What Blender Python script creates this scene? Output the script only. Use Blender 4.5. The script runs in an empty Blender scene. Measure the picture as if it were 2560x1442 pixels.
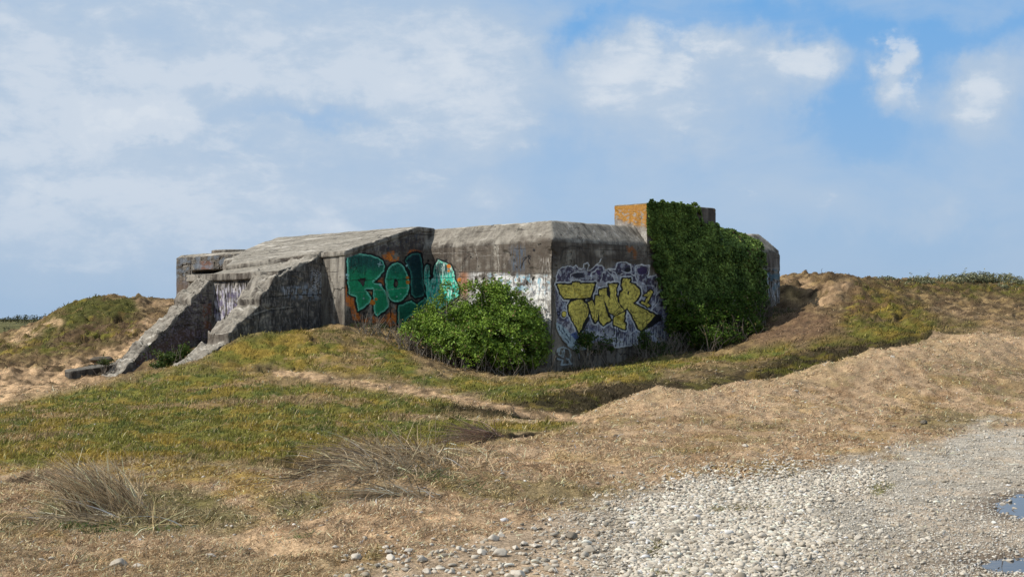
import bpy, bmesh, math, random
import numpy as np
from mathutils import Vector
R = math.radians
random.seed(7)
rng = np.random.default_rng(11)
scene = bpy.context.scene
COL = scene.collection

# ------------------------------------------------------------------ camera
F, HX, HY, EYE = 3500.0, 1280.0, 797.0, 1.65
cam = bpy.data.cameras.new('camera')
cam.sensor_width = 36.0
cam.lens = F / 2560 * 36
cam.shift_y = (HY - 721) / 2560
cam.clip_start = 0.1
cam.clip_end = 9000
camo = bpy.data.objects.new('camera', cam)
COL.objects.link(camo)
camo.location = (0, 0, EYE)
camo.rotation_euler = (R(90), 0, 0)
scene.camera = camo

def at(px, py, Y):
    return ((px - HX) / F * Y, Y, EYE + (HY - py) / F * Y)
def proj(P):
    Y = np.maximum(P[:, 1], 0.6)
    return P[:, 0] / Y * F + HX, HY - (P[:, 2] - EYE) / Y * F

# ------------------------------------------------------------------ noise and raster helpers
_PC = {}
def perlin(x, y, seed=0):
    if seed not in _PC:
        g = np.random.default_rng(seed); pm = g.permutation(1024); an = g.random(1024) * 2 * math.pi
        _PC[seed] = (pm, np.cos(an), np.sin(an))
    perm, gx, gy = _PC[seed]
    xi = np.floor(x).astype(np.int64); yi = np.floor(y).astype(np.int64)
    xf = x - xi; yf = y - yi
    u = xf * xf * xf * (xf * (xf * 6 - 15) + 10); v = yf * yf * yf * (yf * (yf * 6 - 15) + 10)
    def h(i, j):
        return perm[(perm[i & 1023] + j) & 1023]
    def d(i, j, dx, dy):
        k = h(xi + i, yi + j)
        return gx[k] * dx + gy[k] * dy
    a = d(0, 0, xf, yf); b = d(1, 0, xf - 1, yf); c = d(0, 1, xf, yf - 1); e = d(1, 1, xf - 1, yf - 1)
    return (a * (1 - u) + b * u) * (1 - v) + (c * (1 - u) + e * u) * v
def fbm(x, y, octv=4, seed=0, gain=0.5):
    s = 0; a = 1.0
    for i in range(octv):
        s = s + a * perlin(x * 2 ** i + 17.3 * i, y * 2 ** i + 9.1 * i, seed + i)
        a *= gain
    return s * 1.4
def sstep(a, b, x):
    t = np.clip((x - a) / (b - a), 0, 1)
    return t * t * (3 - 2 * t)
def seg_dist(X, Y, pts, closed=False):
    n = len(pts); best = np.full(X.shape, 1e18)
    for i in range(n if closed else n - 1):
        ax, ay = pts[i]; bx, by = pts[(i + 1) % n]
        dx, dy = bx - ax, by - ay
        L = dx * dx + dy * dy + 1e-12
        t = np.clip(((X - ax) * dx + (Y - ay) * dy) / L, 0, 1)
        best = np.minimum(best, (X - ax - t * dx) ** 2 + (Y - ay - t * dy) ** 2)
    return np.sqrt(best)
def inside(X, Y, pts):
    c = np.zeros(X.shape, bool); n = len(pts)
    for i in range(n):
        ax, ay = pts[i]; bx, by = pts[(i + 1) % n]
        if ay == by: continue
        c ^= ((ay > Y) != (by > Y)) & (X < (bx - ax) * (Y - ay) / (by - ay) + ax)
    return c
def sdf(X, Y, pts):           # positive inside
    d = seg_dist(X, Y, pts, True)
    return np.where(inside(X, Y, pts), d, -d)
def smooth_poly(pts, k=2):
    for _ in range(k):
        q = []
        for i in range(len(pts)):
            a = pts[i]; b = pts[(i + 1) % len(pts)]
            q += [(a[0] * .78 + b[0] * .22, a[1] * .78 + b[1] * .22), (a[0] * .22 + b[0] * .78, a[1] * .22 + b[1] * .78)]
        pts = q
    return pts

# ------------------------------------------------------------------ object helpers
def tag(o, label=None, cat=None, group=None, kind=None):
    if label: o['label'] = label
    if cat: o['category'] = cat
    if group: o['group'] = group
    if kind: o['kind'] = kind
    return o
def empty(name, loc, label, cat, group=None):
    o = bpy.data.objects.new(name, None); COL.objects.link(o)
    o.location = loc; o.empty_display_size = .3
    return tag(o, label, cat, group)
def np_mesh(name, V, faces, mat, parent=None, col=None, smooth=False, colname='col'):
    V = np.asarray(V, dtype=np.float32)
    if parent is not None:
        L = Vector((0, 0, 0)); p = parent
        while p is not None:
            L = L + Vector(p.location); p = p.parent
        V = V - np.array(L, dtype=np.float32)
    me = bpy.data.meshes.new(name)
    faces = np.asarray(faces, dtype=np.int32)
    n, k = faces.shape
    me.vertices.add(len(V)); me.vertices.foreach_set('co', V.ravel())
    me.loops.add(n * k); me.loops.foreach_set('vertex_index', faces.ravel())
    me.polygons.add(n)
    me.polygons.foreach_set('loop_start', np.arange(0, n * k, k, dtype=np.int32))
    try: me.polygons.foreach_set('loop_total', np.full(n, k, dtype=np.int32))
    except Exception: pass
    if smooth: me.polygons.foreach_set('use_smooth', np.ones(n, dtype=bool))
    me.update(calc_edges=True)
    if col is not None:
        c = np.ones((len(V), 4), dtype=np.float32); c[:, :col.shape[1]] = col
        at_ = me.attributes.new(colname, 'FLOAT_COLOR', 'POINT')
        at_.data.foreach_set('color', c.ravel())
    me.materials.append(mat)
    o = bpy.data.objects.new(name, me); COL.objects.link(o)
    if parent is not None: o.parent = parent
    return o

# ------------------------------------------------------------------ node helpers
class NT:
    def __init__(s, name=None, tree=None):
        if tree is None:
            m = bpy.data.materials.new(name); m.use_nodes = True; s.mat = m; tree = m.node_tree
        s.t = tree; tree.nodes.clear()
    def n(s, typ, **kw):
        nd = s.t.nodes.new(typ)
        for k, v in kw.items():
            if k.startswith('i_'):
                nd.inputs[k[2:].replace('_', ' ')].default_value = v
            else: setattr(nd, k, v)
        return nd
    def l(s, a, b): s.t.links.new(a, b); return b
    def val(s, x, sock):
        if isinstance(x, (int, float)): sock.default_value = x
        elif isinstance(x, (tuple, list)): sock.default_value = tuple(x) + ((1,) if len(x) == 3 and sock.type == 'RGBA' else ())
        else: s.t.links.new(x, sock)
    def math(s, op, a, b=0.0, c=None, clamp=False):
        nd = s.n('ShaderNodeMath', operation=op, use_clamp=clamp)
        s.val(a, nd.inputs[0]); s.val(b, nd.inputs[1])
        if c is not None: s.val(c, nd.inputs[2])
        return nd.outputs[0]
    def vmath(s, op, a, b=(0, 0, 0)):
        nd = s.n('ShaderNodeVectorMath', operation=op)
        s.val(a, nd.inputs[0]); s.val(b, nd.inputs[1])
        return nd.outputs['Value'] if op in ('LENGTH', 'DOT_PRODUCT') else nd.outputs[0]
    def noise(s, vec, scale, detail=4, rough=.55, dist=0.0, out='Fac'):
        nd = s.n('ShaderNodeTexNoise'); s.val(vec, nd.inputs['Vector'])
        nd.inputs['Scale'].default_value = scale; nd.inputs['Detail'].default_value = detail
        nd.inputs['Roughness'].default_value = rough; nd.inputs['Distortion'].default_value = dist
        return nd.outputs[out]
    def ramp(s, f, a, b, lo=0.0, hi=1.0, smooth=True):
        nd = s.n('ShaderNodeMapRange', interpolation_type='SMOOTHSTEP' if smooth else 'LINEAR')
        s.val(f, nd.inputs[0]); s.val(a, nd.inputs[1]); s.val(b, nd.inputs[2]); s.val(lo, nd.inputs[3]); s.val(hi, nd.inputs[4])
        return nd.outputs[0]
    def mix(s, f, a, b, mode='MIX'):
        nd = s.n('ShaderNodeMix', data_type='RGBA', blend_type=mode)
        s.val(f, nd.inputs[0]); s.val(a, nd.inputs[6]); s.val(b, nd.inputs[7])
        return nd.outputs[2]
    def out(s, col, rough=.9, bump=None, bstr=.4, bdist=.02, trans=None, spec=.2):
        p = s.n('ShaderNodeBsdfPrincipled'); s.val(col, p.inputs['Base Color']); s.val(rough, p.inputs['Roughness'])
        p.inputs['Specular IOR Level'].default_value = spec
        if bump is not None:
            b = s.n('ShaderNodeBump'); b.inputs['Strength'].default_value = bstr; b.inputs['Distance'].default_value = bdist
            s.l(bump, b.inputs['Height']); s.l(b.outputs[0], p.inputs['Normal'])
        o = s.n('ShaderNodeOutputMaterial'); sh = p.outputs[0]
        if trans is not None:
            tr = s.n('ShaderNodeBsdfTranslucent'); s.val(col, tr.inputs[0])
            m = s.n('ShaderNodeMixShader'); m.inputs[0].default_value = trans
            s.l(sh, m.inputs[1]); s.l(tr.outputs[0], m.inputs[2]); sh = m.outputs[0]
        s.l(sh, o.inputs[0]); return s.mat
    def attr(s, name='col'): return s.n('ShaderNodeAttribute', attribute_name=name)

def concrete_nodes(t, dark=1.0):
    """returns colour, height sockets; weathered cast concrete in world position"""
    geo = t.n('ShaderNodeNewGeometry'); P = geo.outputs['Position']
    rot = t.n('ShaderNodeMapping'); rot.inputs['Rotation'].default_value = (0, 0, R(42)); t.l(P, rot.inputs['Vector'])
    Q = rot.outputs[0]
    big = t.noise(Q, .55, 5, .62, .6)
    st = t.n('ShaderNodeMapping'); st.inputs['Scale'].default_value = (1, 1, .14); t.l(Q, st.inputs['Vector'])
    streak = t.noise(st.outputs[0], 3.2, 6, .65, .35)
    fine = t.noise(Q, 9, 8, .72)
    grit = t.noise(Q, 42, 6, .7)
    sep = t.n('ShaderNodeSeparateXYZ'); t.l(geo.outputs['Normal'], sep.inputs[0])
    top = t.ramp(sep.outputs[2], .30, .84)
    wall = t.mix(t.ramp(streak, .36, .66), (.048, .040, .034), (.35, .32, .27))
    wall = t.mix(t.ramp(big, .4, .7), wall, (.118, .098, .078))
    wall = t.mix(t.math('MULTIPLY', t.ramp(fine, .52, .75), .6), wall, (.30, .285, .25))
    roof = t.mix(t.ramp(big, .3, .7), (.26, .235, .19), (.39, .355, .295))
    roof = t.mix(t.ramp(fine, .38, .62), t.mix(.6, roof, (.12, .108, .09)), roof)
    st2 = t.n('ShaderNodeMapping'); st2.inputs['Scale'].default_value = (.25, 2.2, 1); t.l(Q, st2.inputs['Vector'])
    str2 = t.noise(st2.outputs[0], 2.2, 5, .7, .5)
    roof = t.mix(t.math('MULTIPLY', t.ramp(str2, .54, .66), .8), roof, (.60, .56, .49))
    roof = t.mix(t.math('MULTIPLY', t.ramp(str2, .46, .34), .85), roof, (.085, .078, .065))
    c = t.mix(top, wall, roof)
    # shutter-board joints: every 0.62 m in height, irregularly visible
    sp = t.n('ShaderNodeSeparateXYZ'); t.l(Q, sp.inputs[0])
    zz = t.math('ADD', sp.outputs[2], t.math('MULTIPLY', t.noise(Q, 1.2, 2), .06))
    fr = t.math('ABSOLUTE', t.math('SUBTRACT', t.math('FRACT', t.math('DIVIDE', zz, .62)), .5))
    line = t.math('MULTIPLY', t.ramp(fr, .478, .495), t.ramp(t.noise(Q, .8, 3), .42, .6))
    line = t.math('MULTIPLY', line, t.math('SUBTRACT', 1.0, top))
    c = t.mix(t.math('MULTIPLY', line, .9), c, (.035, .03, .026))
    # cracks
    cr = t.n('ShaderNodeTexVoronoi', feature='DISTANCE_TO_EDGE')
    t.val(t.vmath('ADD', Q, t.vmath('MULTIPLY', t.noise(Q, 2.2, 4, .6, 0, 'Color'), (.7, .7, .7))), cr.inputs['Vector'])
    cr.inputs['Scale'].default_value = .7
    crack = t.math('MULTIPLY', t.ramp(cr.outputs['Distance'], .022, .004), t.ramp(t.noise(Q, .9, 3), .5, .62))
    c = t.mix(t.math('MULTIPLY', crack, .75), c, (.04, .035, .03))
    # pits
    pit = t.ramp(t.noise(Q, 5.5, 2, .4), .30, .24)
    c = t.mix(t.math('MULTIPLY', pit, .7), c, (.05, .043, .036))
    h = t.math('ADD', t.math('MULTIPLY', fine, .6), t.math('MULTIPLY', grit, .35))
    h = t.math('SUBTRACT', h, t.math('ADD', t.math('MULTIPLY', line, .5), t.math('ADD', t.math('MULTIPLY', crack, .8), t.math('MULTIPLY', pit, .6))))
    h = t.math('ADD', h, t.math('MULTIPLY', str2, .5))
    if dark != 1.0: c = t.mix(1.0, c, (dark, dark, dark), 'MULTIPLY')
    return c, h
def concrete_mat(name, dark=1.0):
    t = NT(name); c, h = concrete_nodes(t, dark); return t.out(c, .92, h, .75, .05)
def paint_mat(name):
    t = NT(name); c, h = concrete_nodes(t); a = t.attr()
    geo = t.n('ShaderNodeNewGeometry')
    wear = t.ramp(t.noise(geo.outputs['Position'], 7, 7, .7), .60, .68, 1.0, .65)
    f = t.math('MULTIPLY', a.outputs['Alpha'], wear)
    shade = t.mix(1.0, a.outputs['Color'], t.mix(1.0, c, (4.4, 4.6, 5.0), 'MULTIPLY'), 'MULTIPLY')
    pc = t.mix(.30, a.outputs['Color'], shade)
    return t.out(t.mix(f, c, pc), t.math('SUBTRACT', .92, t.math('MULTIPLY', f, .3)), h, .55, .04)
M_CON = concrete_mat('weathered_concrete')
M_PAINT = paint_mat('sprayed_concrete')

# ------------------------------------------------------------------ terrain height
CP = []
def w(X, Y, z): CP.append((X, Y, z))
def p(px, py, Y): CP.append(at(px, py, Y))
for Y in (-25, -8, 3, 6, 8.6):
    for X in (-14, -6, 0, 5, 12): w(X, Y, 0)
for a in [(2560,1100,19),(2300,1110,18.5),(2000,1110,18.2),(1800,1090,19),(1600,1100,18.6),(1700,1250,12.7),(2200,1250,12.8),(2560,1250,12.8),
 (2900,1100,19),(2900,1000,26),(2560,1000,26),(2300,1000,25.5),(2100,1010,24.5),(1900,1030,23),(2560,900,33),(2400,900,31),(2560,800,42),(2560,740,52),
 (2560,717,60),(2800,745,60),(2400,701,60),(2290,712,58),(2200,708,56),(2130,690,50),(2060,698,52),(1970,697,58),(3000,760,60),(3000,850,45),
 (1500,1042,22),(1560,1010,23),(1620,995,24),(1700,992,24.5),(1800,985,25.5),(1900,965,26.5),(2000,940,27.5),(2100,910,28.5),(2200,879,30),(2300,850,32),(2400,828,34.5),
 (1700,985,28.5),(1700,945,32),(1600,960,30.5),(1500,925,36),(1600,915,36),(1700,905,37),(1900,952,31),(1900,915,34.5),(1900,882,39),(1800,900,38.5),(1750,885,41.5),
 (1950,738,47.5),(1830,850,43.5),(1920,800,44.8),(2100,896,34),(2100,860,37),(2100,820,40),(2200,862,36),(2200,815,40.5),(2300,832,37.5),(2300,785,43),
 (2000,868,37.5),(2000,800,43),(2000,755,47),(1985,712,53),(2080,765,45),(2100,745,46.2),(2125,705,47.6),(2200,745,48),(2300,742,50),(2400,785,44),(2400,742,51),(2480,835,38.5),
 (1000,835,42),(900,823,41.6),(862,818,42),(1100,905,39.3),(1200,930,38.7),(1300,940,38.4),(1385,937,39.6),(1000,885,38.5),(1000,928,35),(1200,962,34),(1200,988,31),(1400,950,36),
 (750,824,40.6),(850,835,40.8),(650,836,39.6),(600,848,39.2),(560,872,39),(505,905,38.7),(750,872,37.8),(650,884,37.3),(620,917,35.8),(750,930,34.5),(900,928,35),(900,875,38.2),
 (1000,975,31.5),(1200,1012,27.5),(1440,1047,23.3),(1330,1030,25.5),
 (0,1015,32),(150,978,34),(280,956,35.5),(400,926,36),(500,917,36.2),(600,930,35.3),
 (200,960,40),(279,958,42.6),(380,908,43.3),(450,885,43.4),(100,905,46),(0,930,44),(0,985,37),(-300,1000,36),(-300,930,46),
 (300,1050,23.5),(300,1150,16.8),(800,1000,27.5),(800,1050,23),(800,1120,18.5),(1100,1045,23.4),(1250,1062,22),(0,1150,16.8),(0,1070,22),
 (650,1178,15),(300,1318,12),(600,1300,12.4),(100,1265,13.4),(0,1330,11.2),(300,1405,9.55),(700,1385,9.8),
 (900,1300,10.6),(950,1215,12.9),(1000,1150,15.1),(860,1215,13),(1100,1200,13.4),(1190,1118,16.6),(1300,1160,15.2),(1300,1250,12.6),(1450,1120,17.2),
 (240,741,60),(170,766,60),(110,803,59),(60,832,56),(0,862,56),(340,753,62),(425,757,66),(240,790,55),(240,842,50),(330,802,54),(330,860,48.5),(150,872,48),(-300,870,60)]:
    p(*a)
for X, Y, z in [(-17.8,71,1.2),(-24,72,.5),(-27.4,75,.45),(-25,66,.5),(-30,66,.4),(-33,95,.3),(-30,120,.25),(-22,64,.9),(-36,60,.3),(-9.5,39.5,-.15),(-8.8,40,.0),(-8.9,42.5,.5),(-8.5,44,.8),(-6,48,1.2),(0,48,1.2),(6,50,1.8),(-14,58,2.0),(-4,62,2.3),(6,64,2.6),
                (-40,80,.3),(-20,85,.9),(0,90,1.3),(20,90,1.6),(40,90,1.4),(-70,110,.2),(-20,130,.4),(20,130,.4),(70,110,.4),(-60,40,-.3),(60,45,1.6),(-40,15,0),(40,15,0),(60,75,2.2)]:
    w(X, Y, z)
CP = np.array(CP)
SC = 20.0
def _phi(r2): return 0.5 * r2 * np.log(r2 + 1e-9)
def _warp(X, Y): return X / SC, Y / SC
cx, cy = _warp(CP[:, 0], CP[:, 1])
n = len(CP)
K = _phi((cx[:, None] - cx) ** 2 + (cy[:, None] - cy) ** 2) + np.eye(n) * 2e-5
A = np.zeros((n + 3, n + 3)); A[:n, :n] = K
A[:n, n] = 1; A[:n, n + 1] = cx; A[:n, n + 2] = cy; A[n:, :n] = A[:n, n:].T
W = np.linalg.solve(A, np.r_[CP[:, 2], 0, 0, 0])

def g0(px, py, z=0):      # pixel on a level plane z -> world xy
    Y = (EYE - z) * F / (py - HY)
    return ((px - HX) / F * Y, Y)
# little turf scarps: (polyline, drop on the near side, fade length)
SCARPS = [([g0(*q) for q in [(620,1168),(700,1162),(790,1172),(860,1140),(950,1118),(1010,1108),(1100,1120),(1160,1098),(1240,1092),(1330,1075),(1420,1064)]], .13, 1.3),
          ([g0(*q) for q in [(-100,1178),(60,1172),(120,1176),(200,1182)]], .05, .8),
          ([at(*q)[:2] for q in [(560,905,36.4),(620,912,36.0),(700,918,35.6),(760,930,35.0)]], .16, 1.0),
          ([at(*q)[:2] for q in [(700,868,38.4),(770,858,38.6),(850,866,38.6)]], .10, .8),
          ([at(*q)[:2] for q in [(200,800,56),(260,806,55),(340,800,54)]], .35, 1.6),
          ([at(*q)[:2] for q in [(180,846,50.5),(260,836,50.5),(340,832,50)]], .3, 1.6),
          ([at(*q)[:2] for q in [(2250,748,48),(2330,742,48),(2400,752,48)]], .2, 1.4),
          ([at(*q)[:2] for q in [(2180,790,42),(2260,780,43),(2320,790,42)]], .15, 1.0)]
def scarp(X, Y):
    z = np.zeros(X.shape); soil = np.zeros(X.shape)
    jk = .22 + .5 * sstep(20, 34, Y); jx = jk * fbm(X * 1.3, Y * 1.3, 4, 51); jy = 1.3 * jk * fbm(X * 1.3, Y * 1.3, 4, 57)
    for pts, drop, fade in SCARPS:
        a = np.array(pts); m = (X > a[:, 0].min() - 4) & (X < a[:, 0].max() + 4) & (Y > a[:, 1].min() - 4) & (Y < a[:, 1].max() + 4)
        if not m.any(): continue
        x = X[m] + jx[m]; y = Y[m] + jy[m]
        d = seg_dist(x, y, pts)
        yl = np.interp(x, a[:, 0], a[:, 1])
        sgn = np.where(y < yl, 1, -1)
        ends = sstep(a[0, 0] - .1, a[0, 0] + .7, x) * sstep(a[-1, 0] + .1, a[-1, 0] - .7, x)
        s = d * sgn
        k = sstep(-.02, .10, s) * (1 - sstep(.1, fade, s)) * ends
        z[m] -= drop * k
        soil[m] = np.maximum(soil[m], sstep(-.03, .02, s) * (1 - sstep(.08, .28, s)) * ends)
    return z, soil
TRENCH = [at(x, 0, Y)[:2] for x, Y in [(1478,23.6),(1530,25.6),(1620,27.2),(1720,28.0),(1830,28.9),(1950,29.9),(2050,31.2),(2160,32.4),(2270,34.4),(2340,36.5)]]
PUD = [smooth_poly([g0(*q) for q in pp], 2) for pp in ([(2492,1262),(2520,1240),(2600,1226),(2720,1232),(2760,1262),(2700,1300),(2560,1298),(2500,1278)], [(2420,1412),(2450,1400),(2560,1393),(2700,1392),(2800,1410),(2700,1430),(2560,1430),(2470,1424)])]
HUM = [(2.2, 24.0, .6, .10), (2.5, 24.5, .95, .18), (6.3, 26.2, .8, .08), (4.1, 25.4, 1.0, .07), (5.2, 23.5, 1.6, .06), (3.2, 22.2, 1.3, .05), (7.6, 27.5, 1.4, .08), (8.5, 24.5, 2.0, .08), (-1.25, 13.9, .7, .17), (-.85, 12.7, .45, .10), (-.25, 13.4, .6, .06), (-.35, 18.2, .35, .12), (-3.75, 13.0, .6, .08), (-1.6, 11.2, .8, .05)]
def carve(X, Y):
    z = np.zeros(X.shape)
    m = (X > 0) & (X < 14) & (Y > 20) & (Y < 42)
    if m.any():
        x = X[m]; y = Y[m]; d = seg_dist(x + .25 * fbm(x, y, 2, 53), y + .25 * fbm(x, y, 2, 54), TRENCH)
        e = sstep(36.5, 33.5, y) * sstep(23.4, 25.5, y)
        yl = np.interp(x, [q[0] for q in TRENCH], [q[1] for q in TRENCH]); far = y > yl
        z[m] = -np.where(y < 29.5, .66, .48) * e * np.exp(-(d / np.where(far, 1.35, 1.1)) ** 2) + .12 * e * np.exp(-((d - 2.3) / 1.0) ** 2) * (~far)
    for x0, y0, r, h in HUM:
        z += h * np.exp(-(((X - x0) ** 2 + (Y - y0) ** 2) / r ** 2)) * (1 + .0 * X)
    m = (X > 3) & (X < 9) & (Y > 7) & (Y < 15)
    if m.any():
        for q in PUD: z[m] -= .040 * sstep(-.16, .2, sdf(X[m], Y[m], q) + .10 * fbm(X[m] * 5, Y[m] * 5, 3, 55))
    return z
def base_h(X, Y):
    out = np.empty(X.shape)
    for i in range(0, len(X), 60000):
        x, y = _warp(X[i:i + 60000], Y[i:i + 60000])
        x = np.clip(x, -4, 4); y = np.clip(y, -1.2, 6)
        r2 = (x[:, None] - cx) ** 2 + (y[:, None] - cy) ** 2
        out[i:i + 60000] = _phi(r2) @ W[:n] + W[n] + W[n + 1] * x + W[n + 2] * y
    far = sstep(75, 125, np.hypot(X, Y))
    return out * (1 - far) + far * (.3 * fbm(X / 60, Y / 60, 3, 5))
def height(X, Y, micro=True):
    X = np.asarray(X, float); Y = np.asarray(Y, float)
    z = base_h(X, Y)
    P = np.stack([X, Y, z], 1); px, py = proj(P)
    grassy = 1 - road_mask(px, py)
    far = sstep(8, 45, Y)
    rug = sstep(37, 46, Y) * sstep(5.0, 8.0, np.abs(X + 1.0)); bank = sstep(-.35, .35, carve(X, Y) * -8 + .0)
    z = z + grassy * (.035 + .09 * far) * fbm(X * .55, Y * .55, 3, 21) + grassy * (.05 * far + .03) * fbm(X * 1.7, Y * 1.7, 3, 33)
    z = z + (.2 + .8 * grassy) * .028 * fbm(X * 4.5, Y * 4.5, 3, 41)
    r1 = np.abs(fbm(X * .8, Y * 1.1, 4, 45)); r2 = np.abs(fbm(X * 2.2, Y * 2.6, 3, 46))
    z = z + rug * (.17 * (r1 - .3) + .13 * (r2 - .25)) * sstep(70, 60, Y)
    s, soil = scarp(X, Y)
    return z + s + carve(X, Y)
ROAD = [(820,1500),(900,1410),(1080,1370),(1260,1320),(1450,1250),(1600,1215),(1800,1195),(2050,1185),(2180,1140),(2400,1075),(2560,1050),(3200,960),(6500,900),(6500,6000),(-200,6000)]
def road_mask(px, py):
    n1 = fbm(px / 120, py / 40, 4, 61)
    return sstep(-25, 35, np.clip(sdf(px, py, ROAD), -90, 90) + 35 * n1)

# colours (linear albedo)
TAN, DRY, OCHRE = np.array([.46, .33, .21]), np.array([.29, .195, .115]), np.array([.29, .20, .042])
GREEN, DKGREEN = np.array([.165, .160, .030]), np.array([.085, .105, .024])
SAND, SOIL = np.array([.42, .29, .175]), np.array([.062, .043, .027])
GRAV, MUD = np.array([.47, .43, .365]), np.array([.42, .335, .25])
GREENS = [[(-2500,1080),(0,1018),(150,978),(280,958),(400,925),(500,915),(600,928),(720,948),(1000,985),(1250,1030),(1445,1052),(1400,1075),(1300,1085),(1150,1110),(1000,1120),(860,1142),(790,1172),(640,1165),(400,1150),(0,1172),(-2500,1160)],
          [(500,905),(560,860),(620,835),(740,822),(860,835),(1000,850),(1050,930),(1300,955),(1380,945),(1500,925),(1700,905),(1500,1030),(1350,1020),(1100,970),(900,935),(740,925),(620,915)],
          [(1380,940),(1500,905),(1700,895),(1850,880),(1950,850),(2030,880),(1900,910),(1700,925),(1560,940),(1480,960)],
          [(2000,880),(2100,800),(2150,700),(2220,730),(2300,760),(2350,800),(2450,815),(2300,850),(2150,890),(2050,930),(1900,960),(1880,930)],
          [(165,765),(240,738),(330,755),(350,790),(330,840),(240,870),(120,885),(60,890),(-100,905),(-100,860),(60,840)],
          [(2180,705),(2400,695),(2700,705),(2700,745),(2300,735)]]
OCHRES = [[(560,870),(740,830),(860,840),(900,900),(740,915),(560,905)],[(0,1120),(400,1100),(700,1120),(700,1200),(0,1200)],[(2000,860),(2150,830),(2250,780),(2330,790),(2100,910)],
          [(600,1160),(1000,1110),(900,1190),(820,1260),(600,1270),(500,1200)],[(2050,700),(2150,690),(2240,740),(2230,800),(2100,790)]]
SANDS = [[(-2500,1060),(0,1008),(250,955),(330,900),(410,800),(370,800),(310,862),(200,898),(0,922),(-2500,935)],
         [(600,1335),(800,1290),(900,1290),(1000,1300),(1120,1240),(1180,1300),(900,1360),(740,1395),(600,1390)],
         [(2060,705),(2130,700),(2110,745),(2050,765),(2000,735)],[(345,752),(430,755),(435,770),(350,768)],[(1955,697),(2030,700),(2010,720),(1960,715)],[(20,850),(110,805),(150,800),(60,860)]]
PATHS = [([(690,926),(720,932),(800,945),(1000,972),(1200,1008),(1330,1035),(1480,1050)], 9)]
def far0(Y): return sstep(60, 80, Y)
def ground_colour(P, jitter=0.0):
    px, py = proj(P); X, Y = P[:, 0], P[:, 1]
    if jitter: px = px + rng.normal(0, jitter, len(px)); py = py + rng.normal(0, jitter * .3, len(px))
    n1 = fbm(X * .35, Y * .35, 4, 71); n2 = fbm(X * 1.6, Y * 1.6, 4, 73); n3 = fbm(X * 6, Y * 6, 3, 79); n4 = fbm(X * .9, Y * .9, 4, 83)
    wob = 14 * fbm(px / 60, py / 22, 3, 87)
    def soft(polys, wd):
        m = np.zeros(len(px))
        for q in polys: m = np.maximum(m, sstep(-wd, wd, np.clip(sdf(px, py, q), -200, 200) + wob))
        return m
    def mx(a, b, f): return a * (1 - f[:, None]) + b * f[:, None]
    c = np.tile(TAN, (len(px), 1))
    c = mx(c, DRY, sstep(-.1, .35, n2 + .4 * n1)); c = mx(c, OCHRE, .3 * sstep(.1, .5, n4))
    c = mx(c, np.array([.19, .165, .07]), .6 * sstep(.12, .5, n1 + .6 * n3))
    upper = sstep(1060, 900, py); yl0 = np.interp(X, [q[0] for q in TRENCH], [q[1] for q in TRENCH], left=23.0, right=38.0); behind = sstep(-.5, .8, Y - yl0) * (X > -60) * upper
    rgt = sstep(9.0, 13.0, X) * sstep(52, 36, Y); behind = behind * (1 - .6 * rgt)
    ub = np.clip(1 + .9 * n2 + .9 * fbm(X * 3.1, Y * 2.2, 3, 89), .35, 1.7)[:, None]  # noise tone; its dark spots are erosion shadows painted into the slopes
    c = mx(c, np.array([.175, .125, .06]) * ub, behind * .82)
    green = soft(GREENS, 16); dens = green.copy()
    gcol = np.tile(GREEN, (len(px), 1)); gcol = mx(gcol, DKGREEN, sstep(-.05, .35, n2)); gcol = mx(gcol, OCHRE, .6 * sstep(.02, .38, n4 - .15 * n2))
    gcol = mx(gcol, DRY, .7 * sstep(.22, .5, n1 + .5 * n3)); gcol = gcol * np.clip(1 - .55 * sstep(900, 780, py) * (.5 + 1.2 * n2), .4, 1.2)[:, None]
    c = mx(c, gcol, green * .95)
    och = soft(OCHRES, 25); c = mx(c, OCHRE, och * .6 * sstep(-.25, .3, n2 + n4))
    hillb = soft([[(140,800),(240,780),(340,790),(380,830),(300,860),(200,870),(120,860)],[(2050,720),(2150,700),(2200,760),(2080,800)]], 16); c = mx(c, np.array([.13, .085, .05]), hillb * sstep(-.3, .1, n2 - .3 * n1) * .85)
    ero_lit = sstep(.05, .32, np.abs(fbm(X * .9 + 3, Y * 1.5, 4, 93)) - .02) ; ez = sstep(38, 44, Y) * sstep(66, 60, Y) * (1 - far0(Y)) * sstep(5.5, 8, np.abs(X + 1))
    c = mx(c, np.array([.085, .055, .032]), (1 - ero_lit) * ez * .75)  # shadows of eroded hollows painted into the hill colour
    cap = soft([[(165,768),(240,736),(335,752),(350,775),(250,800),(150,835),(90,850),(60,835)]], 10); c = mx(c, np.array([.075, .078, .02]), cap * sstep(-.7, -.2, n2) * .88)
    bas = soft([[(80,1260),(260,1210),(520,1230),(640,1300),(600,1325),(400,1340),(150,1320)],[(640,1240),(800,1230),(820,1280),(700,1310)]], 20)
    c = mx(c, np.array([.10, .11, .035]), bas * .7)
    # ditches: dark peaty soil with grass
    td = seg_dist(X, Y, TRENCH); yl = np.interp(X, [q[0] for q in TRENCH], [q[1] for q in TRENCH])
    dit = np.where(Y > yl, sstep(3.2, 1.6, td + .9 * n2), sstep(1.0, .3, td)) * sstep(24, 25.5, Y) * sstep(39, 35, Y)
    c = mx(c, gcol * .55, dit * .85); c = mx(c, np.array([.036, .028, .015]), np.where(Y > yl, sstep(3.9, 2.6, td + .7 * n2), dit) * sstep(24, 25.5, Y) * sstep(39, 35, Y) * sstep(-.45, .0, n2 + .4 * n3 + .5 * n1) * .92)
    crest = (Y < yl) * sstep(3.6, 2.6, td) * (Y > 22) * (Y < 38); c = mx(c, TAN * 1.08, crest * .6); green = green * (1 - crest)
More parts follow.
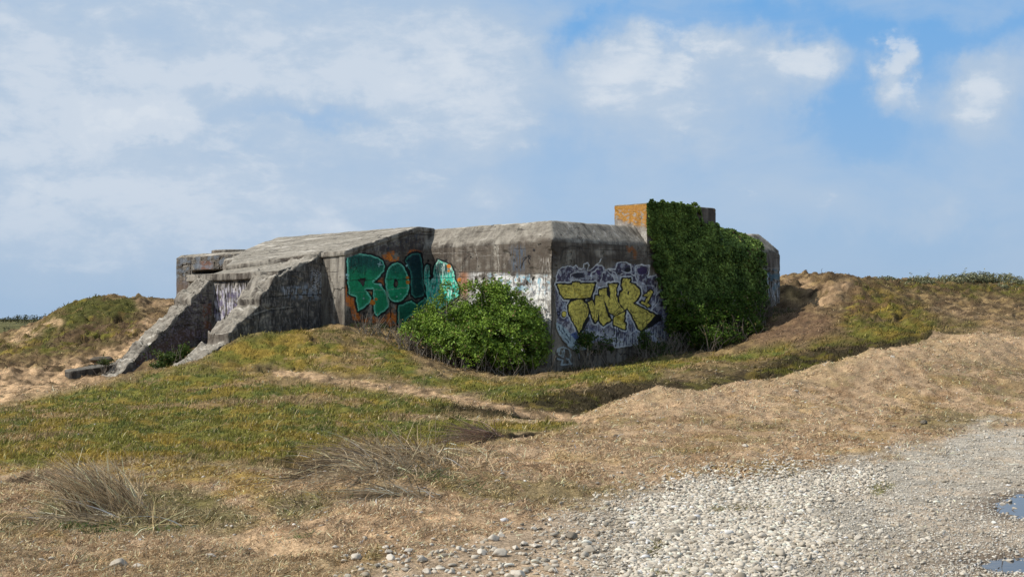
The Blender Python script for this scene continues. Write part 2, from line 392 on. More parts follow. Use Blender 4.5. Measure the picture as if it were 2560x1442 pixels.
    brn = soft([[(1930,800),(1990,760),(2060,790),(2150,850),(2000,850),(1900,870),(1880,830)]], 22)
    c = mx(c, np.array([.16, .10, .065]), brn * .7)
    sand = soft(SANDS, 14) * sstep(-.35, .1, n2 + .5 * n3 + .25)
    for q, wd in PATHS:
        d = seg_dist(px, py, q); sand = np.maximum(sand, 1 - sstep(wd * .6, wd * 1.4, d + wob * .35))
    c = mx(c, SAND[None, :] * (1 - .34 * sstep(800, 740, py))[:, None] * np.clip(1 + .7 * n2 + .5 * n3, .5, 1.4)[:, None], sand * .85)
    fd = soft([[(-3000,1352),(0,1355),(500,1352),(800,1330),(900,1360),(880,1442),(900,3000),(-3000,3000)]], 15)
    c = mx(c, np.array([.40, .29, .18]), fd * .6)
    _, soil = scarp(X, Y); c = mx(c, SOIL, soil * .9)
    road = road_mask(px, py)
    mud = sstep(-60, 160, sdf(px, py, smooth_poly([(2250,1260),(2560,1150),(4000,1100),(4000,4000),(2100,4000),(1950,1442),(2150,1330)], 1)) + 60 * n2)
    gc = mx(np.tile(GRAV, (len(px), 1)), MUD, .75 * mud); gc = mx(gc, TAN, .35 * sstep(.1, .4, n2) * (1 - mud))
    gc = mx(gc, TAN * .95, sstep(1750, 1250, px) * .75)
    gpatch = soft([[(1760,1268),(1850,1262),(1950,1268),(1900,1278),(1780,1280)],[(2180,1212),(2230,1208),(2235,1225),(2190,1228)],[(1600,1400),(1640,1345),(1670,1350),(1640,1400)],[(1600,1430),(1760,1425),(1760,1442),(1600,1442)]], 8)
    gc = mx(gc, np.array([.2, .19, .07]), gpatch * .9)
    c = mx(c, gc, road)
    nearp = (Y < 16) & (X > 2)
    if nearp.any():
        wet = np.zeros(len(X)); 
        for q in PUD: wet[nearp] = np.maximum(wet[nearp], sstep(-.42, .0, sdf(X[nearp], Y[nearp], q) + .12 * n2[nearp]))
        c = mx(c, np.array([.13, .10, .075]), wet * .8)
    c = c * (1 + .34 * n3 + .25 * n2)[:, None]
    far = sstep(70, 110, Y); c = mx(c, np.tile(np.array([.12, .115, .045]), (len(px), 1)) * (1 + .6 * fbm(X / 22, Y / 60, 4, 91))[:, None], far)
    bald = np.maximum(np.maximum(road * (1 - .8 * gpatch), sand * .85), soil)
    return np.clip(c, .01, .8), bald, green, dens

TG = {}
def hfast(X, Y):
    X = np.asarray(X, float); Y = np.asarray(Y, float)
    ys, ks, off, Z = TG['ys'], TG['ks'], TG['off'], TG['Z']
    r = np.clip(np.interp(Y, ys, np.arange(len(ys))), 0, len(ys) - 1.001); k = X / (Y + np.interp(Y, ys, off))
    c = np.clip(np.interp(k, ks, np.arange(len(ks))), 0, len(ks) - 1.001)
    ri = r.astype(int); ci = c.astype(int); fr = r - ri; fc = c - ci
    return (Z[ri, ci] * (1 - fc) + Z[ri, ci + 1] * fc) * (1 - fr) + (Z[ri + 1, ci] * (1 - fc) + Z[ri + 1, ci + 1] * fc) * fr
def build_terrain():
    ks = np.concatenate([np.linspace(-2.4, -.5, 60)[:-1], np.linspace(-.5, .5, 760), np.linspace(.5, 2.4, 60)[1:]])
    ys = np.concatenate([np.linspace(-25, 6.5, 60)[:-1], np.geomspace(6.5, 75, 900), np.geomspace(75, 6000, 110)[1:]])
    OFF = np.interp(ys, [-25, 6.5, 60, 6000], [30, 1.5, 1.5, 60])
    X = (ks[None, :] * (ys + OFF)[:, None]).ravel(); Y = np.repeat(ys, len(ks))
    Z = height(X, Y)
    P = np.stack([X, Y, Z], 1)
    TG.update(ys=ys, ks=ks, off=OFF, Z=Z.reshape(len(ys), len(ks)))
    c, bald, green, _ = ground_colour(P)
    nc = len(ks); nr = len(ys)
    i = np.arange(nr - 1)[:, None] * nc + np.arange(nc - 1)[None, :]; i = i.ravel()
    Fc = np.stack([i, i + 1, i + nc + 1, i + nc], 1)
    t = NT('ground_mat'); a = t.attr(); geo = t.n('ShaderNodeNewGeometry'); Pp = geo.outputs['Position']
    f1 = t.noise(Pp, 38, 5, .75); f2 = t.noise(Pp, 9, 5, .7)
    col = t.mix(t.ramp(f1, .3, .7), t.mix(1.0, a.outputs['Color'], (.5, .47, .42), 'MULTIPLY'), t.mix(1.0, a.outputs['Color'], (1.35, 1.33, 1.3), 'MULTIPLY'))
    col = t.mix(t.math('MULTIPLY', t.ramp(f2, .55, .75), .35), col, t.mix(1.0, col, (.55, .55, .5), 'MULTIPLY'))
    h = t.math('ADD', f1, t.math('MULTIPLY', f2, 1.4))
    mat = t.out(col, .95, h, .8, .025, spec=.1)
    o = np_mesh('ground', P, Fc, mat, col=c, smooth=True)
    tag(o, 'rolling dune ground of turf, dry grass, sand and gravel', None, kind='structure')
build_terrain()

# ------------------------------------------------------------------ grass
def blade_mat(name, tr=.25):
    t = NT(name); a = t.attr(); return t.out(a.outputs['Color'], .7, trans=tr, spec=.15)
M_BLADE = blade_mat('grass_blades')
def blades(name, P, dirs, hgt, wid, col, label, bend=.4, parent=None, kind='stuff'):
    N = len(P)
    up = dirs
    side = np.cross(up, np.stack([rng.normal(0, .5, N), np.full(N, 1.0), rng.normal(0, .2, N)], 1)); side /= np.linalg.norm(side, axis=1)[:, None] + 1e-9
    s = side * (wid * .5)[:, None]
    mid = P + up * (hgt * .55)[:, None]
    dr = np.stack([rng.normal(.35, .4, N), rng.normal(0, .4, N), rng.normal(-.35, .2, N)], 1)
    tip = P + up * hgt[:, None] + dr * (hgt * bend)[:, None]
    V = np.stack([P - s, P + s, mid + s * .8, tip, mid - s * .8], 1).reshape(-1, 3)
    b = np.arange(N) * 5
    Fc = np.concatenate([np.stack([b, b + 1, b + 2], 1), np.stack([b, b + 2, b + 4], 1), np.stack([b + 4, b + 2, b + 3], 1)])
    C = np.repeat(col, 5, axis=0)
    o = np_mesh(name, V, Fc, M_BLADE, parent, C)
    if kind: tag(o, label, None, kind=kind)
    return o
def scatter(N, y0=8.2, y1=72, pw=1.5, pxr=(-260, 2820)):
    u = rng.random(N); k = 1 - pw
    Y = (y0 ** k + u * (y1 ** k - y0 ** k)) ** (1 / k)
    X = (rng.uniform(pxr[0], pxr[1], N) - HX) / F * Y
    return X, Y
def build_grass():
    X, Y = scatter(620000)
    Z = hfast(X, Y); P = np.stack([X, Y, Z], 1)
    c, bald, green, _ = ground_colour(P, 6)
    keep = rng.random(len(X)) > bald * .96
    # not inside the bunker
    a, b = to_ab(X, Y); ins = (a > -.02) & (a < 14) & (b > -.02) & (b < 10.6) | ((a > 5.85) & (a < 14) & (b > -3.1) & (b < 1)) | ((a > 7) & (a < 8.35) & (b > -7.0) & (b < -3)) | ((a > 10.85) & (a < 11.95) & (b > -7.8) & (b < -3))
    keep &= ~ins
    P, c, green = P[keep], c[keep], green[keep]; N = len(P); Y = P[:, 1]
    pq, rq = proj(P); worn = sstep(950, 1350, pq) * (green < .45) * sstep(.9, .3, fbm(P[:, 0] * .9, P[:, 1] * .9, 3, 103) + .5) * (P[:, 1] < 36)
    k_ = rng.random(N) > .62 * worn; P, c, green, Y = P[k_], c[k_], green[k_], Y[k_]; N = len(P)
    isg = green > .45
    lean = np.where(isg, .75, 1.5)
    clump = fbm(P[:, 0] * 2.2, P[:, 1] * 2.2, 3, 101)
    d = np.stack([rng.normal(.25, .5, N) * lean, rng.normal(0, .5, N) * lean, np.full(N, 1.0) * np.where(isg, 1, .55)], 1); d /= np.linalg.norm(d, axis=1)[:, None]
    h = rng.uniform(.016, .042, N) * np.where(isg, 1.15, 1.0) * (1 + 1.7 * np.clip(clump, -.45, .8)) * np.where(rng.random(N) < .02, 2.2, 1) * (1 + Y / 60)
    wd = (.0030 + .00036 * Y) * rng.uniform(.6, 1.4, N)
    br = rng.lognormal(0.12, .38, N)
    straw = rng.random(N) < np.where(isg, .09, .42)
    sk = np.where((P[:, 1] > 36) | (c.sum(axis=1) < .2), .15, .65)[:, None]; c = np.where(straw[:, None], c * (1 - sk) + np.array([.50, .38, .235]) * sk, c)
    c = np.clip(c * br[:, None] * 1.12, .01, .75)
    blades('turf_grass', P[isg], d[isg], h[isg], wd[isg], c[isg], 'short green and ochre turf grass covering the dune mounds')
    q = ~isg
    blades('dry_grass', P[q], d[q], h[q], wd[q], c[q], 'short matted dry straw grass on the tan banks')

# ------------------------------------------------------------------ bunker frame of reference
C0 = np.array([1.143, 40.0]); U = np.array([-.669, .743]); Vv = np.array([.743, .669])
def ab(a, b, z): 
    q = C0 + a * U + b * Vv
    return (q[0], q[1], z)
def to_ab(X, Y):
    dx = X - C0[0]; dy = Y - C0[1]
    return dx * U[0] + dy * U[1], dx * Vv[0] + dy * Vv[1]
def ab_arr(a, b, z):
    return np.stack([C0[0] + a * U[0] + b * Vv[0], C0[1] + a * U[1] + b * Vv[1], z], 1)

# ------------------------------------------------------------------ bunker solids
def disp(a, b, z):
    k = fbm(a * .9 + b * .4, z * 1.1 + b * .75 - a * .3, 3, 131)
    f = fbm(a * 4 + b * 3.1, z * 4.2 - b * 2 + a, 3, 137)
    chip = np.clip(fbm(a * 1.9 + b * 1.3, z * 2.4 + b - a, 3, 139) - .5, 0, 1)
    return .012 * k + .006 * f - .09 * chip
def hull(bm, pts):
    vs = [bm.verts.new(q) for q in pts]
    r = bmesh.ops.convex_hull(bm, input=vs)
    dead = set(r['geom_interior']) | set(r['geom_unused'])
    bmesh.ops.delete(bm, geom=[g for g in dead if isinstance(g, bmesh.types.BMVert)], context='VERTS')
def box(a0, a1, b0, b1, z0, z1):
    return [(a, b, z) for a in (a0, a1) for b in (b0, b1) for z in (z0, z1)]
def solid(name, hulls, parent, mat=None, voxel=.055, rough=1.0, ledge=0.0):
    """union of convex blocks given in (a, b, z), welded, weathered and turned into place"""
    bm = bmesh.new()
    for h in hulls: 
        b2 = bmesh.new(); hull(b2, h)
        bmesh.ops.recalc_face_normals(b2, faces=b2.faces)
        tmp = bpy.data.meshes.new('tmp'); b2.to_mesh(tmp); bm.from_mesh(tmp); bpy.data.meshes.remove(tmp); b2.free()
    me = bpy.data.meshes.new(name); bm.to_mesh(me); bm.free()
    o = bpy.data.objects.new('tmp', me); COL.objects.link(o)
    m = o.modifiers.new('r', 'REMESH'); m.mode = 'VOXEL'; m.voxel_size = voxel; m.adaptivity = 0
    dg = bpy.context.evaluated_depsgraph_get(); ev = o.evaluated_get(dg); em = ev.to_mesh()
    nv = len(em.vertices); V = np.empty(nv * 3, np.float32); em.vertices.foreach_get('co', V); V = V.reshape(-1, 3).astype(float)
    N = np.empty(nv * 3, np.float32); em.vertices.foreach_get('normal', N); N = N.reshape(-1, 3)
    Fc = np.array([tuple(q.vertices) for q in em.polygons if len(q.vertices) == 4], np.int32)
    ev.to_mesh_clear(); bpy.data.objects.remove(o); bpy.data.meshes.remove(me)
    V = V + N * (disp(V[:, 0], V[:, 1], V[:, 2]) * rough)[:, None]
    if ledge:
        zz = V[:, 2] + .12 * fbm(V[:, 0] * 1.1, V[:, 1] * 1.1, 2, 141); fr = zz / .42 - np.floor(zz / .42)
        up = sstep(.35, .6, N[:, 2])
        V[:, 2] += up * ledge * ((fr - .5) * 1.6 * sstep(1, .82, fr) + .9 * fbm(V[:, 0] * 2.6, V[:, 1] * 2.6 + V[:, 2], 3, 143))
        edge = (1 - up) * (np.abs(N[:, 2]) < .4); V += N * (edge * ledge * .0)[:, None]
    Wd = ab_arr(V[:, 0], V[:, 1], V[:, 2])
    return np_mesh(name, Wd, Fc, mat or M_CON, parent, smooth=True)

bunker = empty('bunker', ab(5, 3, 1.0), 'large weathered concrete bunker covered in graffiti, half sunk in the dunes', 'bunker')
RZ = lambda b: 4.57 + (b + .25) * .306
top = [(a, b, 4.5) for a in (.5, 13.9) for b in (.42, 10.15)]
proj_block = [(a, b, -1) for a in (5.87, 13.9) for b in (-3.06, .6)] + [(a, -.25, RZ(-.25) - .06) for a in (5.87, 13.9)] + [(a, -3.06, RZ(-3.06) - .06) for a in (5.87, 13.0)] + [(a, .36, 4.5) for a in (5.87, 13.9)]
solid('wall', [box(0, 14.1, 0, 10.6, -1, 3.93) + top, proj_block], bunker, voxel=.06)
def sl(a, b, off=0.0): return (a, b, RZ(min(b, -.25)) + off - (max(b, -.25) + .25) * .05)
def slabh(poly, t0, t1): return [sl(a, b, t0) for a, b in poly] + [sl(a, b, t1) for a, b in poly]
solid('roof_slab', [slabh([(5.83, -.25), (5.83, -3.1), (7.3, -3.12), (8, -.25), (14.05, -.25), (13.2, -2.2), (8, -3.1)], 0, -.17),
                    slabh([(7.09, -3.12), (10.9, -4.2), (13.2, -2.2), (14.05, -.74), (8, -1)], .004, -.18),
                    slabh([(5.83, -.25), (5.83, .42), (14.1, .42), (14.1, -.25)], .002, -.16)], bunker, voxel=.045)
solid('apron_slab', [slabh([(7.15, -2.9), (7.15, -4.6), (11.1, -4.6), (11.1, -2.9)], -.14, -.5)], bunker, voxel=.045)
solid('lintel', [box(7.95, 12.5, -4.74, -4.2, 2.86, 3.1) + [(7.6, -4.5, 3.05)], box(10.6, 12.6, -4.6, -3.2, -.5, 3.0)], bunker, voxel=.04)
solid('recess_wall', [box(8.0, 11.2, -4.62, -3.2, -.5, 2.95)], bunker, voxel=.05)
def wing(name, a0, a1, segs, label):
    hs = []
    for i, (prof, da) in enumerate(segs):
        pts = []
        for s, z in prof:
            for a in (a0 - da, a1 + da * .6): pts.append((a, -s, z))
        hs.append(pts)
    return solid(name, hs, bunker, voxel=.04, rough=1.5, ledge=.10)
wing('wing_wall', 7.09, 8.32,
     [([(2.9, -.8), (2.9, 3.62), (3.06, 3.66), (4.56, 3.0), (4.85, 2.78), (5.3, 2.26), (5.26, 2.06), (5.1, 1.9), (5.0, -.8)], .03),
      ([(4.9, -.8), (4.9, 2.05), (5.35, 2.0), (5.6, 1.74), (5.8, 1.70), (6.36, 1.22), (6.32, 1.0), (6.15, .85), (6.1, -.8)], .0),
      ([(5.9, -.8), (5.9, .98), (6.5, .92), (7.3, .42), (7.7, .16), (7.7, -.8)], -.10)], '')
wing('wing_wall', 10.9, 11.95,
     [([(4.4, -.8), (4.4, 2.98), (4.7, 2.93), (5.48, 2.26), (5.45, 2.08), (5.3, 1.9), (5.2, -.8)], .03),
      ([(5.2, -.8), (5.2, 2.06), (5.55, 2.04), (6.18, 1.43), (6.5, 1.2), (7.5, .24), (8.3, -.42), (8.3, -.8)], -.02)], '')
for o, lab in zip([c for c in bunker.children if c.name.startswith('wing_wall')], ['stepped sloping wing wall nearest the green lettering', 'longer sloping wing wall reaching down to the sand on the left']): o['label'] = lab
solid('tower', [box(-.012, 1.39, 4.0, 7.22, -.5, 5.2)], bunker, voxel=.045)
turret = solid('turret', [box(14.3, 19.1, -.5, 2.5, 0, 3.98), box(14.3, 19.1, -1.5, 2.5, 3.44, 3.98) + [(a, b, 4.07) for a in (14.6, 18.95) for b in (-1.35, 2.3)],
                 box(17.95, 19.1, -1.5, 2, 0, 3.9), box(14.3, 18.2, -1.5, 2.5, 0, 3.3)], bunker, voxel=.05)
cap = [(16.75 + 1.0 * math.cos(t), -.2 + 1.0 * math.sin(t), z) for t in np.linspace(0, 2 * math.pi, 28)[:-1] for z in (4.0, 4.2)]
oc = solid('turret_cap', [cap], bunker, voxel=.035, rough=.4)
oc.parent = turret; oc.location = -Vector(turret.location)
oc.location = (0, 0, 0)

# ------------------------------------------------------------------ paint
class Paint:
    def __init__(s, px, py):
        s.x, s.y = px, py; s.c = np.zeros((len(px), 3)); s.a = np.zeros(len(px))
        s.wx = px + 1.6 * fbm(px / 11, py / 11, 2, 201); s.wy = py + 1.6 * fbm(px / 11, py / 11, 2, 203)
        s.fine = fbm(px / 3.2, py / 3.2, 3, 205); s.mid = fbm(px / 14, py / 14, 4, 207); s.drip = fbm(px / 3.0, py / 34, 4, 209); s.big = fbm(px / 40, py / 40, 4, 211)
    def over(s, col, m, var=.25):
        m = np.clip(m, 0, 1); c = np.array(col)[None, :] * (1 + var * (s.fine + .7 * s.mid))[:, None] if np.ndim(col) == 1 else col
        c = np.clip(c, .004, .9)
        a2 = s.a + (1 - s.a) * m
        s.c = np.where(a2[:, None] > 1e-4, (s.c * (s.a * (1 - m))[:, None] + c * m[:, None]) / np.maximum(a2, 1e-4)[:, None], s.c); s.a = a2
    def fill(s, pts, col, soft=.6, var=.25, mul=1.0): s.over(col, sstep(-soft, soft, sdf(s.wx, s.wy, pts)) * mul, var)
    def line(s, pts, wd, col, closed=False, mul=1.0, soft=.5): s.over(col, sstep(wd / 2 + soft, wd / 2 - soft, seg_dist(s.wx, s.wy, pts, closed)) * mul)
    def ring(s, c, r, wd, col): 
        t = np.linspace(0, 2 * math.pi, 14)[:-1]; s.line([(c[0] + r * math.cos(q), c[1] + r * 1.15 * math.sin(q)) for q in t], wd, col, True)
    def disc(s, c, rx, ry, col, soft=.6):
        t = np.linspace(0, 2 * math.pi, 14)[:-1]; s.fill([(c[0] + rx * math.cos(q), c[1] + ry * math.sin(q)) for q in t], col, soft)
def zc(ox, oy, k): return lambda pts: [(ox + x / k, oy + y / k) for x, y in pts]
BLK, WHT = (.012, .012, .014), (.66, .67, .68)

def scribble(P, x0, y0, wdt, hgt, col, seed, lw=1.2, n=5, mul=.8):
    g = random.Random(seed); x = x0
    for i in range(n):
        ww = wdt / n; pts = [(x + g.random() * ww, y0 + g.random() * hgt) for _ in range(g.randint(3, 6))]
        P.line(smooth_poly(pts, 1)[:9], lw, col, mul=mul); x += ww

def paint_green_side(P):
    z5 = zc(840, 600, 6.008)
    x, y = P.x, P.y
    # dark blue and painted-in shade over the gable
    P.over((.03, .042, .075), sstep(0, 20, sdf(x, y, [(930,600),(1000,572),(1060,570),(1075,640),(930,640),(900,625)])) * sstep(-.5, .3, P.drip + P.mid) * .85)
    P.over((.065, .047, .038), sstep(0, 14, sdf(x, y, [(862,620),(1075,560),(1075,840),(862,830)])) * .75 * sstep(-.4, .3, P.mid))
    P.over((.10, .11, .12), sstep(4, -4, y - 600) * 0)
    org = z5([(40,330),(140,250),(170,700),(300,850),(330,1090),(420,1180),(560,1140),(640,1200),(780,1100),(905,980),(905,1340),(600,1280),(250,1200),(215,1020),(110,960),(70,700)])
    P.over((.58, .165, .025), sstep(-3, 4, sdf(x, y, org)) * sstep(-.8, .05, P.mid + P.drip * .7) * .9, .45)
    P.over((.58, .17, .025), sstep(-2, 4, sdf(x, y, z5([(640,170),(700,210),(780,180),(860,160),(900,240),(950,260),(920,340),(770,340),(700,270)]))) * sstep(-.5, .1, P.mid), .4)
    P.over((.42, .12, .025), sstep(-2, 3, sdf(x, y, z5([(1050,230),(1090,150),(1170,140),(1280,170),(1230,200),(1100,215)]))) * sstep(-.4, .2, P.fine), .4)
    P.over((.40, .12, .03), sstep(-2, 3, sdf(x, y, z5([(560,640),(700,560),(720,720),(640,680)]))) * .9, .4)
    for q in [[(60,350),(100,370),(90,450),(60,500),(110,560),(140,640)],[(210,1020),(250,1180),(330,1180),(400,1210)],[(560,1250),(640,1270),(720,1230),(800,1110)],[(830,1090),(870,1130),(830,1230),(900,1330)]]:
        P.line(z5(q), 1.6, (.5, .16, .05))
def letters_green(P):
    z5 = zc(840, 600, 6.008)
    Rr = z5([(150,210),(300,200),(480,215),(620,255),(700,310),(735,390),(715,470),(640,560),(555,640),(650,655),(720,740),(770,830),(795,960),(770,1020),(700,1085),(625,1145),(570,1110),(548,1000),(550,880),(540,735),(440,745),(530,860),(500,940),(430,1010),(320,1075),(300,950),(285,860),(190,820),(160,650)])
    O = smooth_poly(z5([(850,345),(940,330),(1010,390),(1060,480),(1092,560),(1095,700),(1060,830),(980,920),(890,945),(800,890),(750,800),(725,650),(740,500),(780,400)]), 1)
    L = z5([(1060,260),(1120,205),(1200,185),(1265,205),(1290,330),(1300,500),(1320,700),(1370,780),(1280,850),(1180,875),(1125,830),(1112,700),(1110,500),(1065,400),(1030,310)])
    B = z5([(920,980),(1130,905),(1200,960),(1290,900),(1340,850),(1400,900),(1300,1010),(1230,1100),(1130,1130),(1050,1200),(1000,1380),(960,1340),(915,1240)])
    A1 = z5([(1340,400),(1380,360),(1420,380),(1415,560),(1410,700),(1500,900),(1430,1050),(1370,900),(1360,700),(1320,600)])
    A2 = z5([(1480,400),(1540,290),(1640,330),(1740,380),(1785,480),(1800,600),(1850,700),(1860,830),(1760,900),(1640,1000),(1560,1050),(1500,1010),(1440,840),(1400,650),(1460,560)])
    sha = lambda poly, dx, dy: [(x + dx, y + dy) for x, y in poly]
    for poly in (Rr, O, L, B, A1, A2):
        P.fill(sha(poly, 2.2, 3.0), BLK, 2.0)
        P.over(BLK, sstep(4.6, 3.2, np.abs(sdf(P.wx, P.wy, poly))))
    def body(poly, c1, c2, gradlo, gradhi, edge=(.22, .74, .56), em=1.0):
        d = sdf(P.wx, P.wy, poly); m = sstep(-.3, .9, d)
        t = sstep(gradlo, gradhi, P.y + 10 * P.mid)[:, None]
        P.over(np.clip((np.array(c1) * (1 - t) + np.array(c2) * t) * (1 + .35 * P.fine + .2 * P.drip)[:, None], .004, 1), m)
        P.over(edge, sstep(1.3, .5, np.abs(d - 2.1)) * em * sstep(-.8, .1, P.mid + .5))
        P.over(edge, sstep(.9, .2, np.abs(d - 4.4 - 1.5 * P.mid)) * .45 * em)
    dk, gr, tq = (.014, .095, .08), (.014, .28, .125), (.05, .58, .43)
    body(Rr, dk, gr, 655, 700); body(O, (.014, .14, .10), (.014, .30, .14), 660, 720)
    body(L, (.008, .035, .045), (.01, .055, .05), 640, 760, (.10, .40, .33), .6)
    body(B, (.012, .15, .085), (.012, .13, .075), 740, 800, em=.6)
    body(A1, (.02, .12, .11), tq, 660, 700); body(A2, (.03, .09, .085), tq, 672, 700)
    # worn pale scratches over the lit letters
    m = np.maximum(sdf(P.x, P.y, A2), sdf(P.x, P.y, A1))
    P.over((.55, .68, .62), sstep(0, 3, m) * sstep(.18, .42, P.drip + .25 * P.fine) * .85)
    P.over((.05, .05, .045), sstep(0, 3, m) * sstep(.25, .45, fbm(P.x / 5, P.y / 16, 3, 240)) * .7)
    P.fill(z5([(320,600),(430,568),(435,600),(400,690)]), (.06, .05, .045), 1); P.line(z5([(320,600),(430,568),(435,600),(400,690),(320,600)]), 1.8, BLK)
    P.fill(z5([(410,745),(545,735),(545,850),(500,800)]), BLK, .8); P.fill(z5([(480,780),(530,770),(528,830)]), (.40, .16, .06), .6)
    P.disc((840 + 890/6.008, 600 + 650/6.008), 5.2, 12, BLK); P.disc((840 + 900/6.008, 600 + 660/6.008), 2.6, 6, (.09, .07, .055))
    for cx_, cy_, r in [(540,940,42),(588,885,26),(1068,565,24),(1070,635,32),(1700,395,32),(1705,460,18),(1865,600,30)]:
        P.disc((840 + cx_/6.008, 600 + cy_/6.008), r/6.008, r/6.008, (.55, .19, .025))
    for cx_, cy_, r in [(155,525,22),(165,570,14),(655,675,20),(1050,385,14),(905,850,9),(400,880,12),(960,810,9)]:
        P.disc((840 + cx_/6.008, 600 + cy_/6.008), r/6.008, r/6.008, (.35, .60, .62))
    P.line(z5([(655,330),(640,400)]), 1.2, (.4, .6, .65)); P.line(z5([(615,360),(690,375)]), 1.2, (.4, .6, .65))
    for q in [[(225,270),(215,440)],[(225,270),(330,270),(335,350),(250,390),(200,410)],[(260,350),(325,470)],[(330,380),(240,500)]]: P.line(z5(q), 1.3, BLK)
    P.line(z5([(165,785),(520,785)]), .8, (.10, .40, .25)); P.line(z5([(560,750),(820,745),(1090,705)]), .9, (.3, .5, .38))
    for xx, y0, y1, ww in [(410,1090,1215,2.6),(445,1080,1130,1.5),(815,1010,1180,2.6),(340,1090,1140,2)]: P.line(z5([(xx,y0),(xx,y1)]), ww, BLK)
    P.fill(z5([(495,970),(525,980),(530,1150),(560,1280),(480,1290),(500,1120)]), (.30, .26, .21), 1)
    P.fill(z5([(725,770),(790,770),(775,860),(800,960),(780,1030),(760,900),(740,840)]), (.22, .30, .24), 1, mul=.7)
    P.line([(862,701),(900,700),(960,699),(1010,698),(1060,696),(1150,693),(1200,690),(1300,686),(1385,682)], 1.5, (.015, .013, .012), mul=.9)
    P.line(z5([(270,1310),(400,1300),(560,1290),(690,1300)]), 1.1, (.35, .33, .3))
def side_face(P): paint_green_side(P); letters_green(P)
def main_face(P):
    x, y = P.x, P.y
    lo = sstep(-6, 5, y - 690 + (x - 1380) * -.035 + 3 * P.drip)
    P.over((.085, .066, .05), sstep(0, 25, 700 - y) * sstep(1040, 1100, x) * .72 * sstep(-.5, .4, P.mid + .3))
    P.over((.40, .17, .08), sstep(1145, 1160, x) * sstep(1180, 1166, x) * lo * sstep(760, 720, y) * .7)
    white = lo * sstep(1160, 1200, x) * sstep(-.5, .02, P.big + .7 * P.mid + .45 * P.drip)
    P.over((.80, .80, .78), white * .95, .2)
    P.over((.10, .36, .50), lo * sstep(1210, 1240, x) * sstep(.18, .34, P.mid + .4 * P.drip) * sstep(760, 700, y) * .7)
    P.over((.09, .09, .10), lo * sstep(1180, 1230, x) * sstep(.12, .36, fbm(x / 16, y / 12, 4, 260)) * .6)
    P.over((.34, .35, .37), lo * sstep(760, 830, y) * sstep(-.1, .2, fbm(x / 5, y / 7, 4, 262)) * .45)
    P.over((.55, .55, .54), lo * sstep(1365, 1372, x) * .25)
    P.over((.07, .12, .19), sstep(1270, 1285, x) * sstep(1325, 1305, x) * sstep(605, 625, y) * sstep(690, 670, y) * sstep(-.2, .3, P.drip) * .6)
    P.over((.40, .37, .33), sstep(1345, 1360, x) * sstep(640, 650, y) * sstep(.08, .3, fbm(x / 2.4, y / 22, 3, 263)) * .7)
    for q in [(1073,652,5),(1117,651,5),(1178,642,4),(1240,612,4.5),(1277,638,4),(1295,668,3),(1193,647,2.5),(1337,625,5.5),(1210,560,3)]:
        P.disc((q[0], q[1]), q[2] * .55, q[2] * .7, BLK, 1)
    P.line([(1304,670),(1310,652),(1318,645),(1322,638),(1328,640),(1322,652),(1326,660)], 2.6, BLK); P.line([(1308,648),(1322,640),(1328,650)], 2.4, BLK)
    P.line([(1246,615),(1248,660),(1250,690)], 1.3, (.4, .38, .34)); P.line([(1190,620),(1196,650),(1194,690)], 1.1, (.3, .28, .25))
    P.line([(1060,633),(1100,634),(1140,632)], 1, (.35, .32, .28)); P.line([(1150,625),(1200,640),(1260,638)], .8, (.3, .28, .25))
    letters_green(P)
    for i in range(22): 
        g = random.Random(i); y0 = 740 + i * 8.3
        P.line([(1372 + g.random() * 3, y0), (1381 + g.random() * 3, y0 + g.uniform(-2, 4)), (1373 + g.random() * 3, y0 + 5), (1382, y0 + 6)], 1.0, (.45, .43, .40), mul=.7)
    for sd, (xx, yy, ww, hh) in enumerate([(1200,695,60,30),(1270,700,60,40),(1290,745,70,60),(1340,790,35,70),(1330,705,40,40)]): scribble(P, xx, yy, ww, hh, (.12, .13, .16), 400 + sd, 1.3)
    for sd, (xx, yy, ww, hh) in enumerate([(1280,740,80,60),(1330,820,45,60),(1320,760,55,40)]): scribble(P, xx, yy, ww, hh, (.55, .55, .56), 420 + sd, 1.1)
